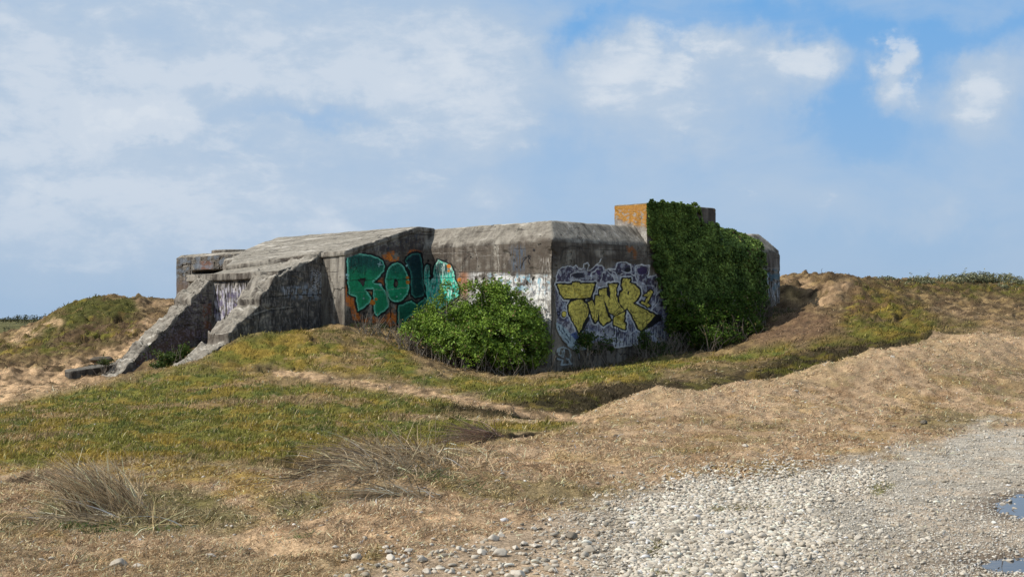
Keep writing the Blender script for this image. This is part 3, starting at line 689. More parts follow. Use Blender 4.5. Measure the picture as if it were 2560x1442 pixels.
def right_face(P):
    z4 = zc(1380, 640, 5.15); x, y = P.x, P.y
    P.over((.060, .047, .038), sstep(700, 640, y) * .85 * sstep(-.6, .3, P.big))  # dark stain on the upper wall, deepened with painted shade
    P.over((.24, .085, .02), sstep(-2, 5, sdf(x, y, [(1563,612),(1580,612),(1592,630),(1590,650),(1575,645),(1568,640)])) * sstep(-.3, .2, P.mid) * .8)
    bg = z4([(40,250),(60,190),(110,150),(250,130),(480,170),(560,110),(700,170),(800,120),(850,85),(1000,110),(1080,110),(1240,130),(1225,270),(1335,240),(1350,470),(1450,440),(1500,640),(1550,720),(1530,950),(1500,1050),(1380,1150),(1250,1190),(1200,1140),(820,1160),(640,1100),(450,1120),(300,1060),(60,850),(30,500)])
    m = sstep(-2, 3, sdf(P.wx, P.wy, bg) + 3 * P.fine)
    P.over((.075, .07, .115), m * .94, .5)
    P.over((.05, .04, .075), m * sstep(0, .3, P.mid + .2) * sstep(740, 690, y) * .8, .4)
    P.over((.42, .43, .48), m * sstep(.06, .34, fbm(x / 13, y / 18, 4, 270)) * .75, .3)
    P.over((.11, .125, .21), m * sstep(.1, .35, fbm(x / 20, y / 12, 3, 272)) * sstep(720, 790, y) * .8, .3)
    P.over((.58, .61, .65), m * sstep(.0, .28, P.drip + .3 * P.mid) * sstep(800, 845, y) * .85)
    P.over((.40, .43, .50), m * sstep(.3, .42, fbm(x / 7, y / 9, 3, 273)) * .6)
    pale = (.62, .65, .68)
    for q, wd in [([(40,330),(60,210),(110,150),(200,130),(260,150),(300,120),(340,170),(400,160),(400,110),(450,85),(470,120),(440,180),(480,190),(560,110),(600,80),(620,40)],2.2),
               ([(560,110),(640,130),(660,180),(740,160),(800,180),(820,110),(850,85),(940,80),(1000,110),(1010,190),(960,220),(880,190)],2.6),
               ([(1020,240),(1060,250),(1070,180),(1060,130),(1140,110),(1245,125),(1245,190),(1220,275),(1335,240),(1345,350),(1340,500)],2.8),
               ([(1350,480),(1400,440),(1450,450),(1490,520)],4.5),([(1380,240),(1410,250),(1420,320),(1450,370)],3),([(1330,500),(1320,600),(1270,690),(1330,640),(1400,500)],1.8),
               ([(490,300),(500,230),(560,180),(600,170)],2.6),([(720,170),(800,210),(840,300),(860,350)],2.6),([(880,230),(1000,220),(1060,260),(1090,330)],2),
               ([(230,320),(240,230),(330,205),(420,215)],1.4),([(620,320),(640,220),(700,190),(780,260),(800,330)],1.6),([(1140,330),(1200,380),(1300,380)],1.4),
               ([(520,1050),(580,1000),(640,1030)],3),([(820,1170),(860,1010),(840,1160)],3),([(980,1120),(1000,1000),(1080,950)],3),([(1200,1060),(1220,1180),(1260,1120),(1340,1160),(1390,1120)],3),
               ([(640,1100),(780,1110),(800,1180),(960,1150),(1040,1140)],3.5)]: P.line(z4(q), wd, pale, mul=.85)
    P.over(BLK, sstep(1, -1, np.abs(seg_dist(P.wx, P.wy, z4([(970,170)]) * 2) - 8) - 2) * 0)
    P.disc((1380 + 965/5.15, 640 + 178/5.15), 7, 6.5, (.015, .015, .02)); P.disc((1380 + 590/5.15, 640 + 210/5.15), 6, 7, (.06, .04, .10)); P.disc((1380 + 330/5.15, 640 + 250/5.15), 14, 7, (.03, .03, .045)); P.disc((1380 + 1150/5.15, 640 + 190/5.15), 13, 9, (.045, .03, .085))
    # letters
    T1 = z4([(60,365),(250,372),(262,338),(338,338),(350,362),(548,352),(490,537),(380,545),(150,545),(105,490)])
    T2 = z4([(235,580),(340,558),(400,565),(450,640),(466,720),(440,790),(395,880),(342,995),(300,905),(240,805),(205,710),(205,640)])
    W1 = z4([(458,600),(505,568),(545,650),(552,510),(655,525),(620,650),(590,700),(577,825),(548,855),(520,800),(480,690)])
    N1 = z4([(600,440),(692,412),(700,500),(742,560),(725,362),(842,358),(818,412),(815,500),(850,600),(880,660),(925,700),(800,765),(730,720),(700,640),(660,560),(690,690),(748,822),(655,892),(605,830),(590,720),(625,600),(660,530),(605,500)])
    N2 = z4([(790,790),(932,712),(915,850),(942,862),(935,942),(785,885)])
    Rr = z4([(905,292),(998,292),(985,345),(1060,370),(1118,430),(1122,500),(1080,570),(1030,602),(1325,765),(1140,968),(1105,930),(1040,800),(960,660),(925,695),(870,620),(852,550),(868,470),(905,440),(888,375)])
    one = z4([(1165,510),(1210,490),(1255,430),(1290,465),(1240,560),(1222,600),(1265,640),(1225,662),(1135,600),(1150,575),(1190,600),(1215,525)])
    polys = (T1, T2, W1, N1, N2, Rr)
    sh = z4([(1030,590),(1325,735),(1405,770),(1405,825),(1290,900),(1150,975),(1200,900)])
    P.over((.55, .58, .60), sstep(7.6, 6.4, -np.maximum.reduce([sdf(P.wx, P.wy, q) for q in polys])) * .95)
    for q in polys: P.over(BLK, sstep(-4.4, -3.4, sdf(P.wx, P.wy, q)))
    P.fill(sh, BLK, .6); P.fill([(a + 3.4, b + 3) for a, b in T1], BLK); P.over(BLK, sstep(-3.6, -2.6, sdf(P.wx, P.wy, one)))
    P.fill(z4([(345,900),(470,780),(480,800),(400,950),(342,1060),(330,1000)]), BLK)
    yel = np.array([.68, .57, .12])
    for q in polys + (one,):
        d = sdf(P.wx, P.wy, q); m_ = sstep(-.2, .7, d)
        c = yel[None, :] * (1 + .3 * P.fine + .25 * P.mid)[:, None]; c = np.where((fbm(x / 6, y / 7, 3, 280) > .22)[:, None], c * .55, c)
        P.over(np.clip(c, .004, 1), m_)
    for q in [[(105,400),(240,408)],[(270,375),(260,400)],[(480,370),(510,385),(495,450)],[(400,600),(450,700),(425,790)],[(370,600),(345,630)],[(560,530),(640,545)],[(500,600),(540,690),(540,800)],[(575,700),(560,790)],
              [(665,590),(690,700),(730,790)],[(640,720),(600,790)],[(740,375),(810,380)],[(800,420),(790,500),(840,620),(880,680)],[(720,740),(800,745),(890,690)],[(910,880),(850,880),(800,860)],[(900,340),(930,300)],
              [(1040,400),(1085,450),(1080,520)],[(1050,620),(1280,770),(1150,890)],[(1240,490),(1200,560)],[(625,440),(690,440)],[(1210,510),(1170,520)],[(870,640),(830,700),(800,720)],
              [(140,530),(165,505),(190,520),(215,505),(235,530)],[(225,750),(250,790),(280,810),(270,840),(310,860),(300,890)],[(1000,690),(1030,730),(1010,760),(1060,780),(1050,800),(1090,790),(1080,830),(1120,860),(1100,880)]]:
        P.line(z4(q), 1.2, BLK)
    P.line(z4([(300,560),(380,550)]), 2, BLK, mul=.6); P.line(z4([(440,575),(500,545)]), 2.4, BLK)
    P.fill(z4([(965,455),(990,450),(985,500),(960,490)]), BLK, .4)
    P.disc((1380 + 145/5.15, 640 + 748/5.15), 8.4, 11, pale); P.disc((1380 + 145/5.15, 640 + 748/5.15), 7, 9.2, BLK); P.disc((1380 + 147/5.15, 640 + 745/5.15), 4.8, 6.8, tuple(yel))
    P.ring((1380 + 72/5.15, 640 + 740/5.15), 4.4, 2.6, BLK)
    P.line(z4([(130,600),(145,680),(160,600)]), 2.2, (.35, .40, .46))
    # pale crescent and the small marks under it
    P.fill(smooth_poly(z4([(40,840),(110,880),(200,960),(300,1070),(370,1110),(450,1140),(440,1190),(340,1225),(250,1200),(160,1110),(90,1010),(50,930)]), 1), (.36, .46, .52), 1.2, .35)
    for q in [[(80,900),(90,950)],[(130,900),(150,980)],[(180,1000),(210,1060)],[(230,1010),(225,1080)],[(160,1060),(210,1110)],[(270,1120),(320,1140)],[(110,960),(130,1000)]]: P.line(z4(q), 2.6, (.03, .05, .09))
    P.fill(z4([(230,1000),(310,980),(340,1060),(300,1080)]), (.10, .15, .34), 1)
    for q, wd in [([(60,1240),(70,1190),(130,1170),(200,1200),(235,1260),(220,1320)],3),([(90,1190),(80,1260),(120,1290),(130,1220)],4),([(150,1200),(140,1300)],3),([(60,1320),(130,1340),(110,1400),(160,1390)],4),([(180,1320),(240,1380),(150,1400)],5),
                  ([(325,1200),(350,1320)],1.4),([(460,1190),(455,1280)],2.6)]: P.line(z4(q), wd, (.38, .46, .50), mul=.85)
    for xx, y0, y1 in [(790,900,1010),(820,900,1080),(850,930,1060)]: P.line(z4([(xx,y0),(xx,y1)]), 2.2, (.02, .02, .05))
    P.line([(1381,714),(1480,714),(1640,713)], .8, (.02, .02, .02), mul=.5)
    P.line([(1560,640),(1600,643),(1640,636),(1650,632)], 1.1, (.20, .19, .17), mul=.8); P.line([(1570,652),(1640,640)], 1, (.20, .19, .17), mul=.7)
    P.line([(1400,650),(1405,625),(1425,615),(1450,618),(1460,635)], 4, (.03, .027, .025), mul=.6)
def recess_face(P):
    x, y = P.x, P.y
    P.over((.50, .49, .54), sstep(705, 725, y) * sstep(-.12, .22, fbm(x / 4, y / 30, 4, 290) + .25 * P.mid) * .95, .2)
    P.over((.16, .14, .24), sstep(715, 740, y) * sstep(.1, .3, fbm(x / 5, y / 22, 3, 292)) * .8)
    P.over((.03, .028, .03), sstep(.15, .35, fbm(x / 3.5, y / 40, 3, 293)) * .7)
def wing1_face(P):
    z1 = zc(160, 560, 3.434); x, y = P.x, P.y
    P.over((.038, .039, .042), .82 * sstep(-.5, .4, P.mid + .4))  # weathering, deepened by shade painted into the face colour
    P.over((.28, .34, .42), sstep(-4, 12, sdf(x, y, z1([(1850,540),(2300,470),(2340,640),(2100,660),(1870,640)]))) * sstep(-.1, .3, P.mid + .5 * P.drip) * .7)
    P.over((.50, .52, .55), sstep(-4, 12, sdf(x, y, z1([(2100,380),(2330,400),(2340,600),(2100,600)]))) * sstep(.05, .3, P.fine + .6 * P.drip) * .7)
    P.over((.30, .28, .26), sstep(.22, .4, fbm(x / 3, y / 22, 4, 294)) * .5)
    P.over((.10, .07, .05), sstep(-5, 14, sdf(x, y, z1([(2200,760),(2330,760),(2400,900),(2180,900)]))) * .7)
    scribble(P, 703, 712, 30, 26, (.35, .36, .40), 77, 1.5, 5); scribble(P, 775, 672, 30, 40, (.33, .36, .42), 78, 1.4, 4, .7)
    P.line(z1([(1690,630),(1990,610),(2350,600)]), 2.4, (.012, .012, .012), mul=.9); P.line(z1([(1600,780),(1750,730),(1950,710)]), 2.0, (.30, .30, .29), mul=.8); P.line(z1([(1600,800),(1760,745),(1960,722)]), 1.6, (.014, .014, .014))
def wing2_face(P):
    z1 = zc(160, 560, 3.434); x, y = P.x, P.y
    P.over((.034, .028, .028), .75 * sstep(-.5, .4, P.mid + .4))  # dark base coat carries painted shade as well as weathering
    P.over((.19, .085, .04), sstep(-3, 8, sdf(x, y, z1([(1180,690),(1270,660),(1270,940),(1190,900)]))) * .8)
    P.over((.10, .065, .055), sstep(-4, 15, sdf(x, y, z1([(560,1200),(1000,880),(1250,900),(1000,1090),(700,1280)]))) * .8)
    P.over((.24, .22, .28), sstep(.12, .36, fbm(x / 5, y / 5, 4, 295)) * .5)
    P.line(z1([(1100,672),(1180,680),(1280,655)]), 2.2, BLK)
    scribble(P, 425, 815, 100, 36, (.22, .19, .24), 81, 1.5, 9, .7); scribble(P, 330, 870, 90, 40, (.33, .29, .34), 82, 1.4, 7, .7)
def turret_face(P):
    x, y = P.x, P.y
    P.over((.035, .04, .045), .55 * sstep(-.2, .3, P.mid + .2))
    P.over((.20, .10, .07), sstep(495, 510, x) * sstep(538, 525, x) * sstep(650, 656, y) * sstep(682, 672, y) * .8)
    P.over((.17, .20, .24), sstep(.0, .3, P.mid) * .6)
    P.over((.13, .08, .05), sstep(690, 710, y) * .6)
def tower_side(P):
    x, y = P.x, P.y
    e = 545 + (x - 1540) * .28
    P.over((.46, .225, .035), sstep(9, -4, y - e + 10 * P.mid) * .95, .4); P.over((.22, .10, .03), sstep(9, -4, y - e) * sstep(.1, .35, P.fine + P.mid) * .6)
    P.over((.30, .28, .25), sstep(.18, .32, fbm(x / 9, y / 6, 3, 296)) * sstep(520, 530, y) * .8)
    P.over((.33, .30, .27), sstep(e, e + 8, y) * .6)
    P.over((.50, .48, .44), sstep(1600, 1606, x) * sstep(565, 575, y) * sstep(0, .25, P.drip) * .8)
def tower_front(P):
    P.over((.09, .07, .055), np.full(len(P.x), .7)); P.over((.20, .09, .03), sstep(530, 522, P.y) * sstep(-.1, .3, P.mid) * .6)
def end_face(P):
    x, y = P.x, P.y
    P.over((.06, .13, .17), sstep(665, 680, y) * sstep(740, 715, y) * sstep(-.2, .2, P.mid) * .8); P.over((.09, .075, .065), sstep(680, 660, y) * .4)
    P.line([(1906,705),(1909,684),(1914,680),(1918,688),(1918,712)], 2.6, (.40, .47, .52)); P.over((.42, .44, .46), sstep(1895, 1900, x) * sstep(700, 710, y) * sstep(.1, .25, P.drip) * .7)
    P.line([(1890,669),(1930,671),(1950,670)], 1.4, (.4, .37, .33), mul=.7)

def sheet(label, plane, c, r0, r1, z0, z1, fn, clip=None, step=.017, name='graffiti', off=.028, parent=None, rough=1.0):
    """paint film lying on a wall: plane 'a' (facing -u) or 'b' (facing -v) at constant c"""
    nr = int(abs(r1 - r0) / step) + 1; nz = int((z1 - z0) / step) + 1
    r = np.linspace(r0, r1, nr); z = np.linspace(z0, z1, nz); Rg, Zg = np.meshgrid(r, z); Rg = Rg.ravel(); Zg = Zg.ravel()
    Cc = np.full(Rg.shape, float(c))
    a, b = (Cc, Rg) if plane == 'a' else (Rg, Cc)
    o_ = off - disp(a, b, Zg) * (-1)
    d = off + disp(a, b, Zg) * rough
    if plane == 'a': V = ab_arr(a - d, b, Zg); flat = ab_arr(a, b, Zg)
    else: V = ab_arr(a, b - d, Zg); flat = ab_arr(a, b, Zg)
    px, py = proj(flat); P = Paint(px, py); fn(P)
    i = (np.arange(nz - 1)[:, None] * nr + np.arange(nr - 1)[None, :]).ravel()
    Fc = np.stack([i, i + 1, i + nr + 1, i + nr], 1)
    keep = P.a[Fc].max(axis=1) > .03
    if clip is not None: keep &= clip(Rg[Fc].mean(axis=1), Zg[Fc].mean(axis=1))
    Fc = Fc[keep]; used = np.unique(Fc); remap = np.zeros(len(V), np.int32); remap[used] = np.arange(len(used))
    col = np.concatenate([P.c, P.a[:, None]], 1)[used]
    o = np_mesh(name, V[used], remap[Fc], M_PAINT, parent or bunker, col, smooth=True)
    o['label'] = label; return o
def build_paint():
    sheet('green bubble letters with orange flames, ROL part', 'a', 5.87, -.03, -3.04, .9, 4.45, side_face, lambda r, z: z < RZ(r) - .24)
    sheet('turquoise end of the bubble letters and white paint', 'b', 0, 0.005, 5.84, -.2, 3.86, main_face)
    sheet('yellow TWNR1 letters on purple and white', 'a', 0, .01, 5.6, -.2, 3.86, right_face, lambda r, z: (r < 3.97))
    sheet('purple edge of the painting beside the ivy', 'a', -.012, 3.97, 6.2, -.2, 3.86, right_face)
    sheet('white and purple drips in the recess', 'b', -4.62, 8.36, 10.86, .4, 2.83, recess_face)
    def c1(r, z):
        s = -r; return z < np.interp(s, [3.06, 4.56, 4.85, 5.24, 5.26, 5.6, 5.8, 6.28, 6.3, 7.3, 7.7], [3.6, 2.93, 2.7, 2.24, 2.1, 1.78, 1.68, 1.22, .98, .42, .1])
    sheet('faint blue and white tags on dark weathering with painted-in shade', 'a', 7.09, -3.1, -7.6, .0, 3.6, wing1_face, c1, off=.045, rough=1.5)
    def c2(r, z):
        s = -r; return z < np.interp(s, [4.7, 5.42, 5.45, 5.55, 6.18, 6.5, 7.5, 8.3], [2.85, 2.2, 2.1, 2.02, 1.35, 1.12, .16, -.5])
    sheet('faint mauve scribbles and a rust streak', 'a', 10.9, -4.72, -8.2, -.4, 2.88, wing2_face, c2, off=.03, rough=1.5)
    sheet('dark stains on the turret', 'b', -1.5, 14.35, 19.05, 3.47, 3.95, turret_face, name='stain', parent=turret)
    sheet('dark stains on the turret', 'b', -1.5, 18.0, 19.05, .6, 3.48, turret_face, name='stain', parent=turret)
    sheet('orange lichen on the tower side', 'b', 4.0, .0, 1.34, 4.5, 5.15, tower_side, name='lichen')
    sheet('orange lichen on the tower side', 'b', 4.0, -.02, .5, 3.6, 4.5, tower_side, lambda r, z: r < (z - 3.93) / .57 * .5 - .02, name='lichen')
    sheet('brown stain on the tower', 'a', -.012, 6.3, 7.2, 3.9, 5.15, tower_front, name='stain')
    sheet('small cyan tag at the far end', 'a', 0, 9.3, 10.55, 1.6, 3.85, end_face)

# ------------------------------------------------------------------ foliage
def leaf_mat(name, tr=.3, rough=.5):
    t = NT(name); a = t.attr(); return t.out(a.outputs['Color'], rough, trans=tr, spec=.15)
M_LEAF = leaf_mat('leaves'); M_IVY = leaf_mat('ivy_leaves', .15, .6)
def twig_mat():
    t = NT('bark'); geo = t.n('ShaderNodeNewGeometry'); f = t.noise(geo.outputs['Position'], 20, 4, .6)
    return t.out(t.mix(f, (.11, .09, .07), (.32, .28, .23)), .85, f, .5, .01)
M_TWIG = twig_mat()
def leaves(name, P, Nn, size, col, parent, mat=None, aspect=.55, fold=.15):
    """folded diamond leaves: P positions, Nn leaf normals"""
    N = len(P); r = rng.normal(0, 1, (N, 3)); r[:, 2] -= .3
    ax = np.cross(Nn, r); ax /= np.linalg.norm(ax, axis=1)[:, None] + 1e-9
    sd = np.cross(Nn, ax)
    L = size[:, None]; Wd = L * aspect * .5
    dn = Nn * L * fold
    V = np.stack([P - ax * L * .5 - dn, P + sd * Wd - ax * L * .08, P + ax * L * .5 - dn, P - sd * Wd - ax * L * .08], 1).reshape(-1, 3)
    b = np.arange(N) * 4
    Fc = np.concatenate([np.stack([b, b + 1, b + 2], 1), np.stack([b, b + 2, b + 3], 1)])
    return np_mesh(name, V, Fc, mat or M_LEAF, parent, np.repeat(col, 4, axis=0))
def tubes(name, paths, parent, mat=None, sides=5):
    V = []; Fc = []
    for pts, r0, r1 in paths:
        pts = [Vector(q) for q in pts]; base = len(V); n_ = len(pts)
        for i, q in enumerate(pts):
            d = (pts[min(i + 1, n_ - 1)] - pts[max(i - 1, 0)]).normalized()
            x = d.orthogonal().normalized(); y = d.cross(x); r = r0 + (r1 - r0) * i / (n_ - 1)
            for k in range(sides):
                t = 2 * math.pi * k / sides; V.append(tuple(q + x * (r * math.cos(t)) + y * (r * math.sin(t))))
        for i in range(n_ - 1):
            for k in range(sides):
                a = base + i * sides + k; b = base + i * sides + (k + 1) % sides
                Fc.append((a, b, b + sides, a + sides))
    return np_mesh(name, V, Fc, mat or M_TWIG, parent, smooth=True)
def lobes_points(lobes, N, inner=.25, seed=0):
    g = np.random.default_rng(seed); wts = np.array([l[3] * l[3] * l[5] for l in lobes]); wts /= wts.sum()
    k = g.choice(len(lobes), N, p=wts); Lb = np.array([(l[0], l[1], l[2], l[3], l[4], l[5]) for l in lobes])[k]
    d = g.normal(0, 1, (N, 3)); d /= np.linalg.norm(d, axis=1)[:, None]
    lump = 1 + .30 * fbm(d[:, 0] * 2.6 + k * 3.1, d[:, 2] * 2.6 + d[:, 1] * 2, 3, 300 + seed)
    rad = np.where(g.random(N) < inner, g.uniform(.3, .9, N), g.normal(.95, .09, N)) * lump
    P = Lb[:, :3] + d * Lb[:, 3:6] * rad[:, None]
    return P, d, rad
def lobe(px, py, Y, rx, rz, ry=None):
    q = at(px, py, Y); return (q[0], q[1], q[2], rx, ry or rx * .85, rz)
def bush(name, lobes, N, label, cat, c1, c2, size=(.05, .09), stems=14, seed=1, dead=0, group=None, inner=.25, sprig=120, skirt=0.0):
    L = np.array(lobes); cx_, cy_ = L[:, 0].mean(), L[:, 1].mean(); gz = float(hfast(np.array([cx_]), np.array([cy_]))[0])
    root = empty(name, (cx_, cy_, gz), label, cat, group)
    P, d, rad = lobes_points(lobes, N, inner, seed)
    # sprigs reaching out of the outline
    S, ds, _ = lobes_points(lobes, sprig, 0, seed + 50); ds[:, 2] = np.abs(ds[:, 2]) + .5
    ds /= np.linalg.norm(ds, axis=1)[:, None]; t = rng.uniform(0, 1, (sprig, 12)); ln = rng.uniform(.12, .42, sprig)
    SP = (S[:, None, :] + ds[:, None, :] * (t * ln[:, None])[:, :, None] + rng.normal(0, .03, (sprig, 12, 3))).reshape(-1, 3)
    P = np.concatenate([P, SP]); d = np.concatenate([d, np.repeat(ds, 12, axis=0)])
    zg = hfast(P[:, 0], P[:, 1]); k = P[:, 2] > zg + .03 + skirt * (1 + 1.6 * fbm(P[:, 0] * 2, P[:, 1] * 2 + 5, 2, 333 + seed)); P, d = P[k], d[k]
    gap = fbm(P[:, 0] * 2.4 + P[:, 1], P[:, 2] * 2.4 - P[:, 1] * .6, 3, 310 + seed); k = gap > -.26; P, d, gap = P[k], d[k], gap[k]; n_ = len(P)
    nn = d * .7 + rng.normal(0, .55, (n_, 3)) + np.array([0, 0, .35]); nn /= np.linalg.norm(nn, axis=1)[:, None]
    f = np.clip(.45 + 1.2 * gap + rng.normal(0, .3, n_), 0, 1)[:, None]
    c = (np.array(c1) * (1 - f) + np.array(c2) * f) * rng.lognormal(0, .22, n_)[:, None]
    old = rng.random(n_) < .05; c[old] = np.array([.20, .15, .06]) * rng.lognormal(0, .3, old.sum())[:, None]
    leaves('foliage', P, nn, rng.uniform(size[0] * .7, size[1] * 1.1, n_), np.clip(c, .005, .6), root)
    g = random.Random(seed); paths = []
    for i in range(stems):
        l = g.choice(lobes); bx = cx_ + g.uniform(-.35, .35) * (L[:, 0].max() - L[:, 0].min()); by = cy_ + g.uniform(-.2, .2)
        bz = float(hfast(np.array([bx]), np.array([by]))[0]) - .05
        e = (l[0] + g.uniform(-.5, .5) * l[3], l[1] + g.uniform(-.4, .4) * l[4], l[2] + g.uniform(0, .7) * l[5])
        m = tuple((a + b) / 2 + g.uniform(-.12, .12) for a, b in zip((bx, by, bz), e))
        paths.append(([(bx, by, bz), m, e], .025, .006))
    for i in range(dead):
        l = g.choice(lobes); a = (l[0] + g.uniform(-1, 1) * l[3], l[1] - g.uniform(.1, .9) * l[4], 0); a = (a[0], a[1], float(hfast(np.array([a[0]]), np.array([a[1]]))[0]))
        e = (a[0] + g.uniform(-.4, .4), a[1] + g.uniform(-.3, .1), a[2] + g.uniform(.2, .75)); m = ((a[0] + e[0]) / 2 + g.uniform(-.12, .12), (a[1] + e[1]) / 2, (a[2] + e[2]) / 2 + .05)
        paths.append(([a, m, e], .011, .004))
    tubes('stem', paths, root)
    return root

def build_bushes():
    bright, mid = (.22, .33, .045), (.07, .13, .02)
    gg = random.Random(9); big = [lobe(1190 + 175 * math.cos(t), 865 - 150 * math.sin(t) * (1 if 45 < math.degrees(t) < 120 else .85), 39.8, gg.uniform(.16, .34), gg.uniform(.16, .34)) for t in np.linspace(.1, 3.05, 15)] + [lobe(1245,795,39.9,.95,.85), lobe(1130,838,39.7,1.0,.75), lobe(1285,850,39.1,.85,.85), lobe(1190,870,39.0,1.05,.75), lobe(1072,845,39.9,.62,.5), lobe(1235,742,40.3,.5,.42,.4),
           lobe(1330,880,38.9,.45,.5), lobe(1175,795,39.9,.7,.6), lobe(1318,805,39.8,.42,.5), lobe(1100,885,39.2,.7,.42), lobe(1262,720,40.4,.25,.22,.25), lobe(1040,822,40.2,.3,.3), lobe(1260,900,38.8,.8,.4)]
    bush('shrub', big, 76000, 'large bright green leafy shrub in front of the bunker corner', 'shrub', mid, bright, (.05, .10), 34, 3, dead=420, sprig=420, skirt=.28)
    low = [lobe(1735,800,43.0,.7,.5), lobe(1820,770,43.6,.6,.5), lobe(1880,770,44.2,.45,.5), lobe(1790,840,42.6,.8,.4), lobe(1700,770,43.1,.35,.4), lobe(1860,820,43.4,.6,.45), lobe(1690,815,42.7,.35,.3)]
    bush('shrub', low, 24000, 'dark green shrub growing at the foot of the ivy', 'shrub', (.035, .065, .012), (.10, .17, .02), (.05, .10), 16, 5, dead=90)
    bush('bramble', [lobe(1470,850,40.6,.32,.25,.2), lobe(1505,866,40.9,.4,.2,.2), lobe(1450,872,40.3,.25,.12,.2)], 2600, 'dark bramble patch at the foot of the yellow lettering', 'bramble', (.03, .055, .014), (.07, .12, .02), (.05, .09), 8, 6, dead=40, inner=.5, sprig=30)
    bush('bramble', [lobe(1610,850,41.9,.2,.3,.2), lobe(1622,868,41.8,.28,.18,.2)], 1600, 'small climbing bramble below the point of the yellow R', 'bramble', (.03, .055, .014), (.07, .12, .02), (.05, .09), 6, 8, dead=30, inner=.5, sprig=24)
    bush('bramble', [lobe(1660,868,42.1,.3,.18,.2)], 900, 'low bramble tangle between the yellow R and the ivy shrub', 'bramble', (.03, .05, .014), (.06, .10, .02), (.05, .09), 6, 18, dead=40, inner=.5, sprig=14)
    bush('bramble', [lobe(430,893,42.3,.42,.2,.25), lobe(455,880,42.4,.3,.22,.25), lobe(400,912,42.0,.3,.12,.25)], 2600, 'small green bramble between the two wing walls', 'bramble', (.04, .07, .016), (.10, .15, .03), (.05, .1), 8, 9, dead=22, inner=.5, sprig=40)
    bush('bramble', [lobe(955,852,41.0,.45,.16,.25), lobe(995,868,40.6,.4,.2,.25), lobe(920,845,41.2,.3,.1,.2)], 2400, 'low dark bramble under the green lettering beside the shrub', 'bramble', (.04, .055, .02), (.085, .11, .03), (.04, .08), 8, 10, dead=50, inner=.5, sprig=30)
    bush('bramble', [lobe(262,905,43.6,.25,.1,.2)], 500, 'tiny weed clump against the fallen slab', 'bramble', (.04, .06, .02), (.09, .11, .03), (.04, .07), 4, 12, dead=10, inner=.5, sprig=10)
    # low shrubs on the right-hand skyline
    sk = [(2215,705,57,.45,.22,'small windswept bush at the left end of the right skyline'),(2300,709,57,.6,.3,'dark low bush on the skyline right of the sand scar'),(2325,716,56.5,.3,.2,'little round bush beside the dark low skyline bush'),
          (2385,703,59,.8,.26,'wide flat bush starting the right-hand dune ridge'),(2440,697,60,.8,.3,'grey green bush on the highest point of the right ridge'),(2500,700,60,.8,.26,'low bush on the ridge near the right edge'),
          (2550,712,59,.6,.24,'last bush at the right edge of the ridge'),(2480,722,57,.9,.18,'creeping bush below the right ridge crest'),(2400,725,56,.6,.14,'small creeping bush under the right ridge'),(2270,718,56,.5,.12,'thin scrub in front of the skyline bushes')]
    for i, (x, y, Y, rx, rz, lab) in enumerate(sk):
        bush('dune_shrub', [lobe(x, y, Y, rx, rz), lobe(x + 8, y + 3, Y - .2, rx * .7, rz * .8)], int(1500 + 1800 * rx), lab, 'shrub', (.13, .14, .075), (.28, .28, .16), (.06, .11), 4, 30 + i, dead=0, group='low shrubs along the right skyline', sprig=5)
    for i, (x, y, Y, rx, rz, lab) in enumerate([(65,797,190,1.9,.55,'far dark bush on the left horizon, widest of them'),(118,798,190,1.5,.5,'far dark bush on the left horizon beside the grassy hill'),(20,799,200,1.6,.3,'far low bush at the left edge of the horizon'),
                                              (118,807,75,.5,.35,'small dark bush on the slope left of the grassy hill'),(8,836,70,.8,.4,'dark scrub at the left edge of the plain')]):
        bush('distant_shrub', [lobe(x, y, Y, rx, rz)], 900, lab, 'shrub', (.035, .045, .025), (.075, .085, .045), (.12, .24) if Y > 100 else (.06, .1), 2, 60 + i, sprig=10, group='bushes on the far left plain')

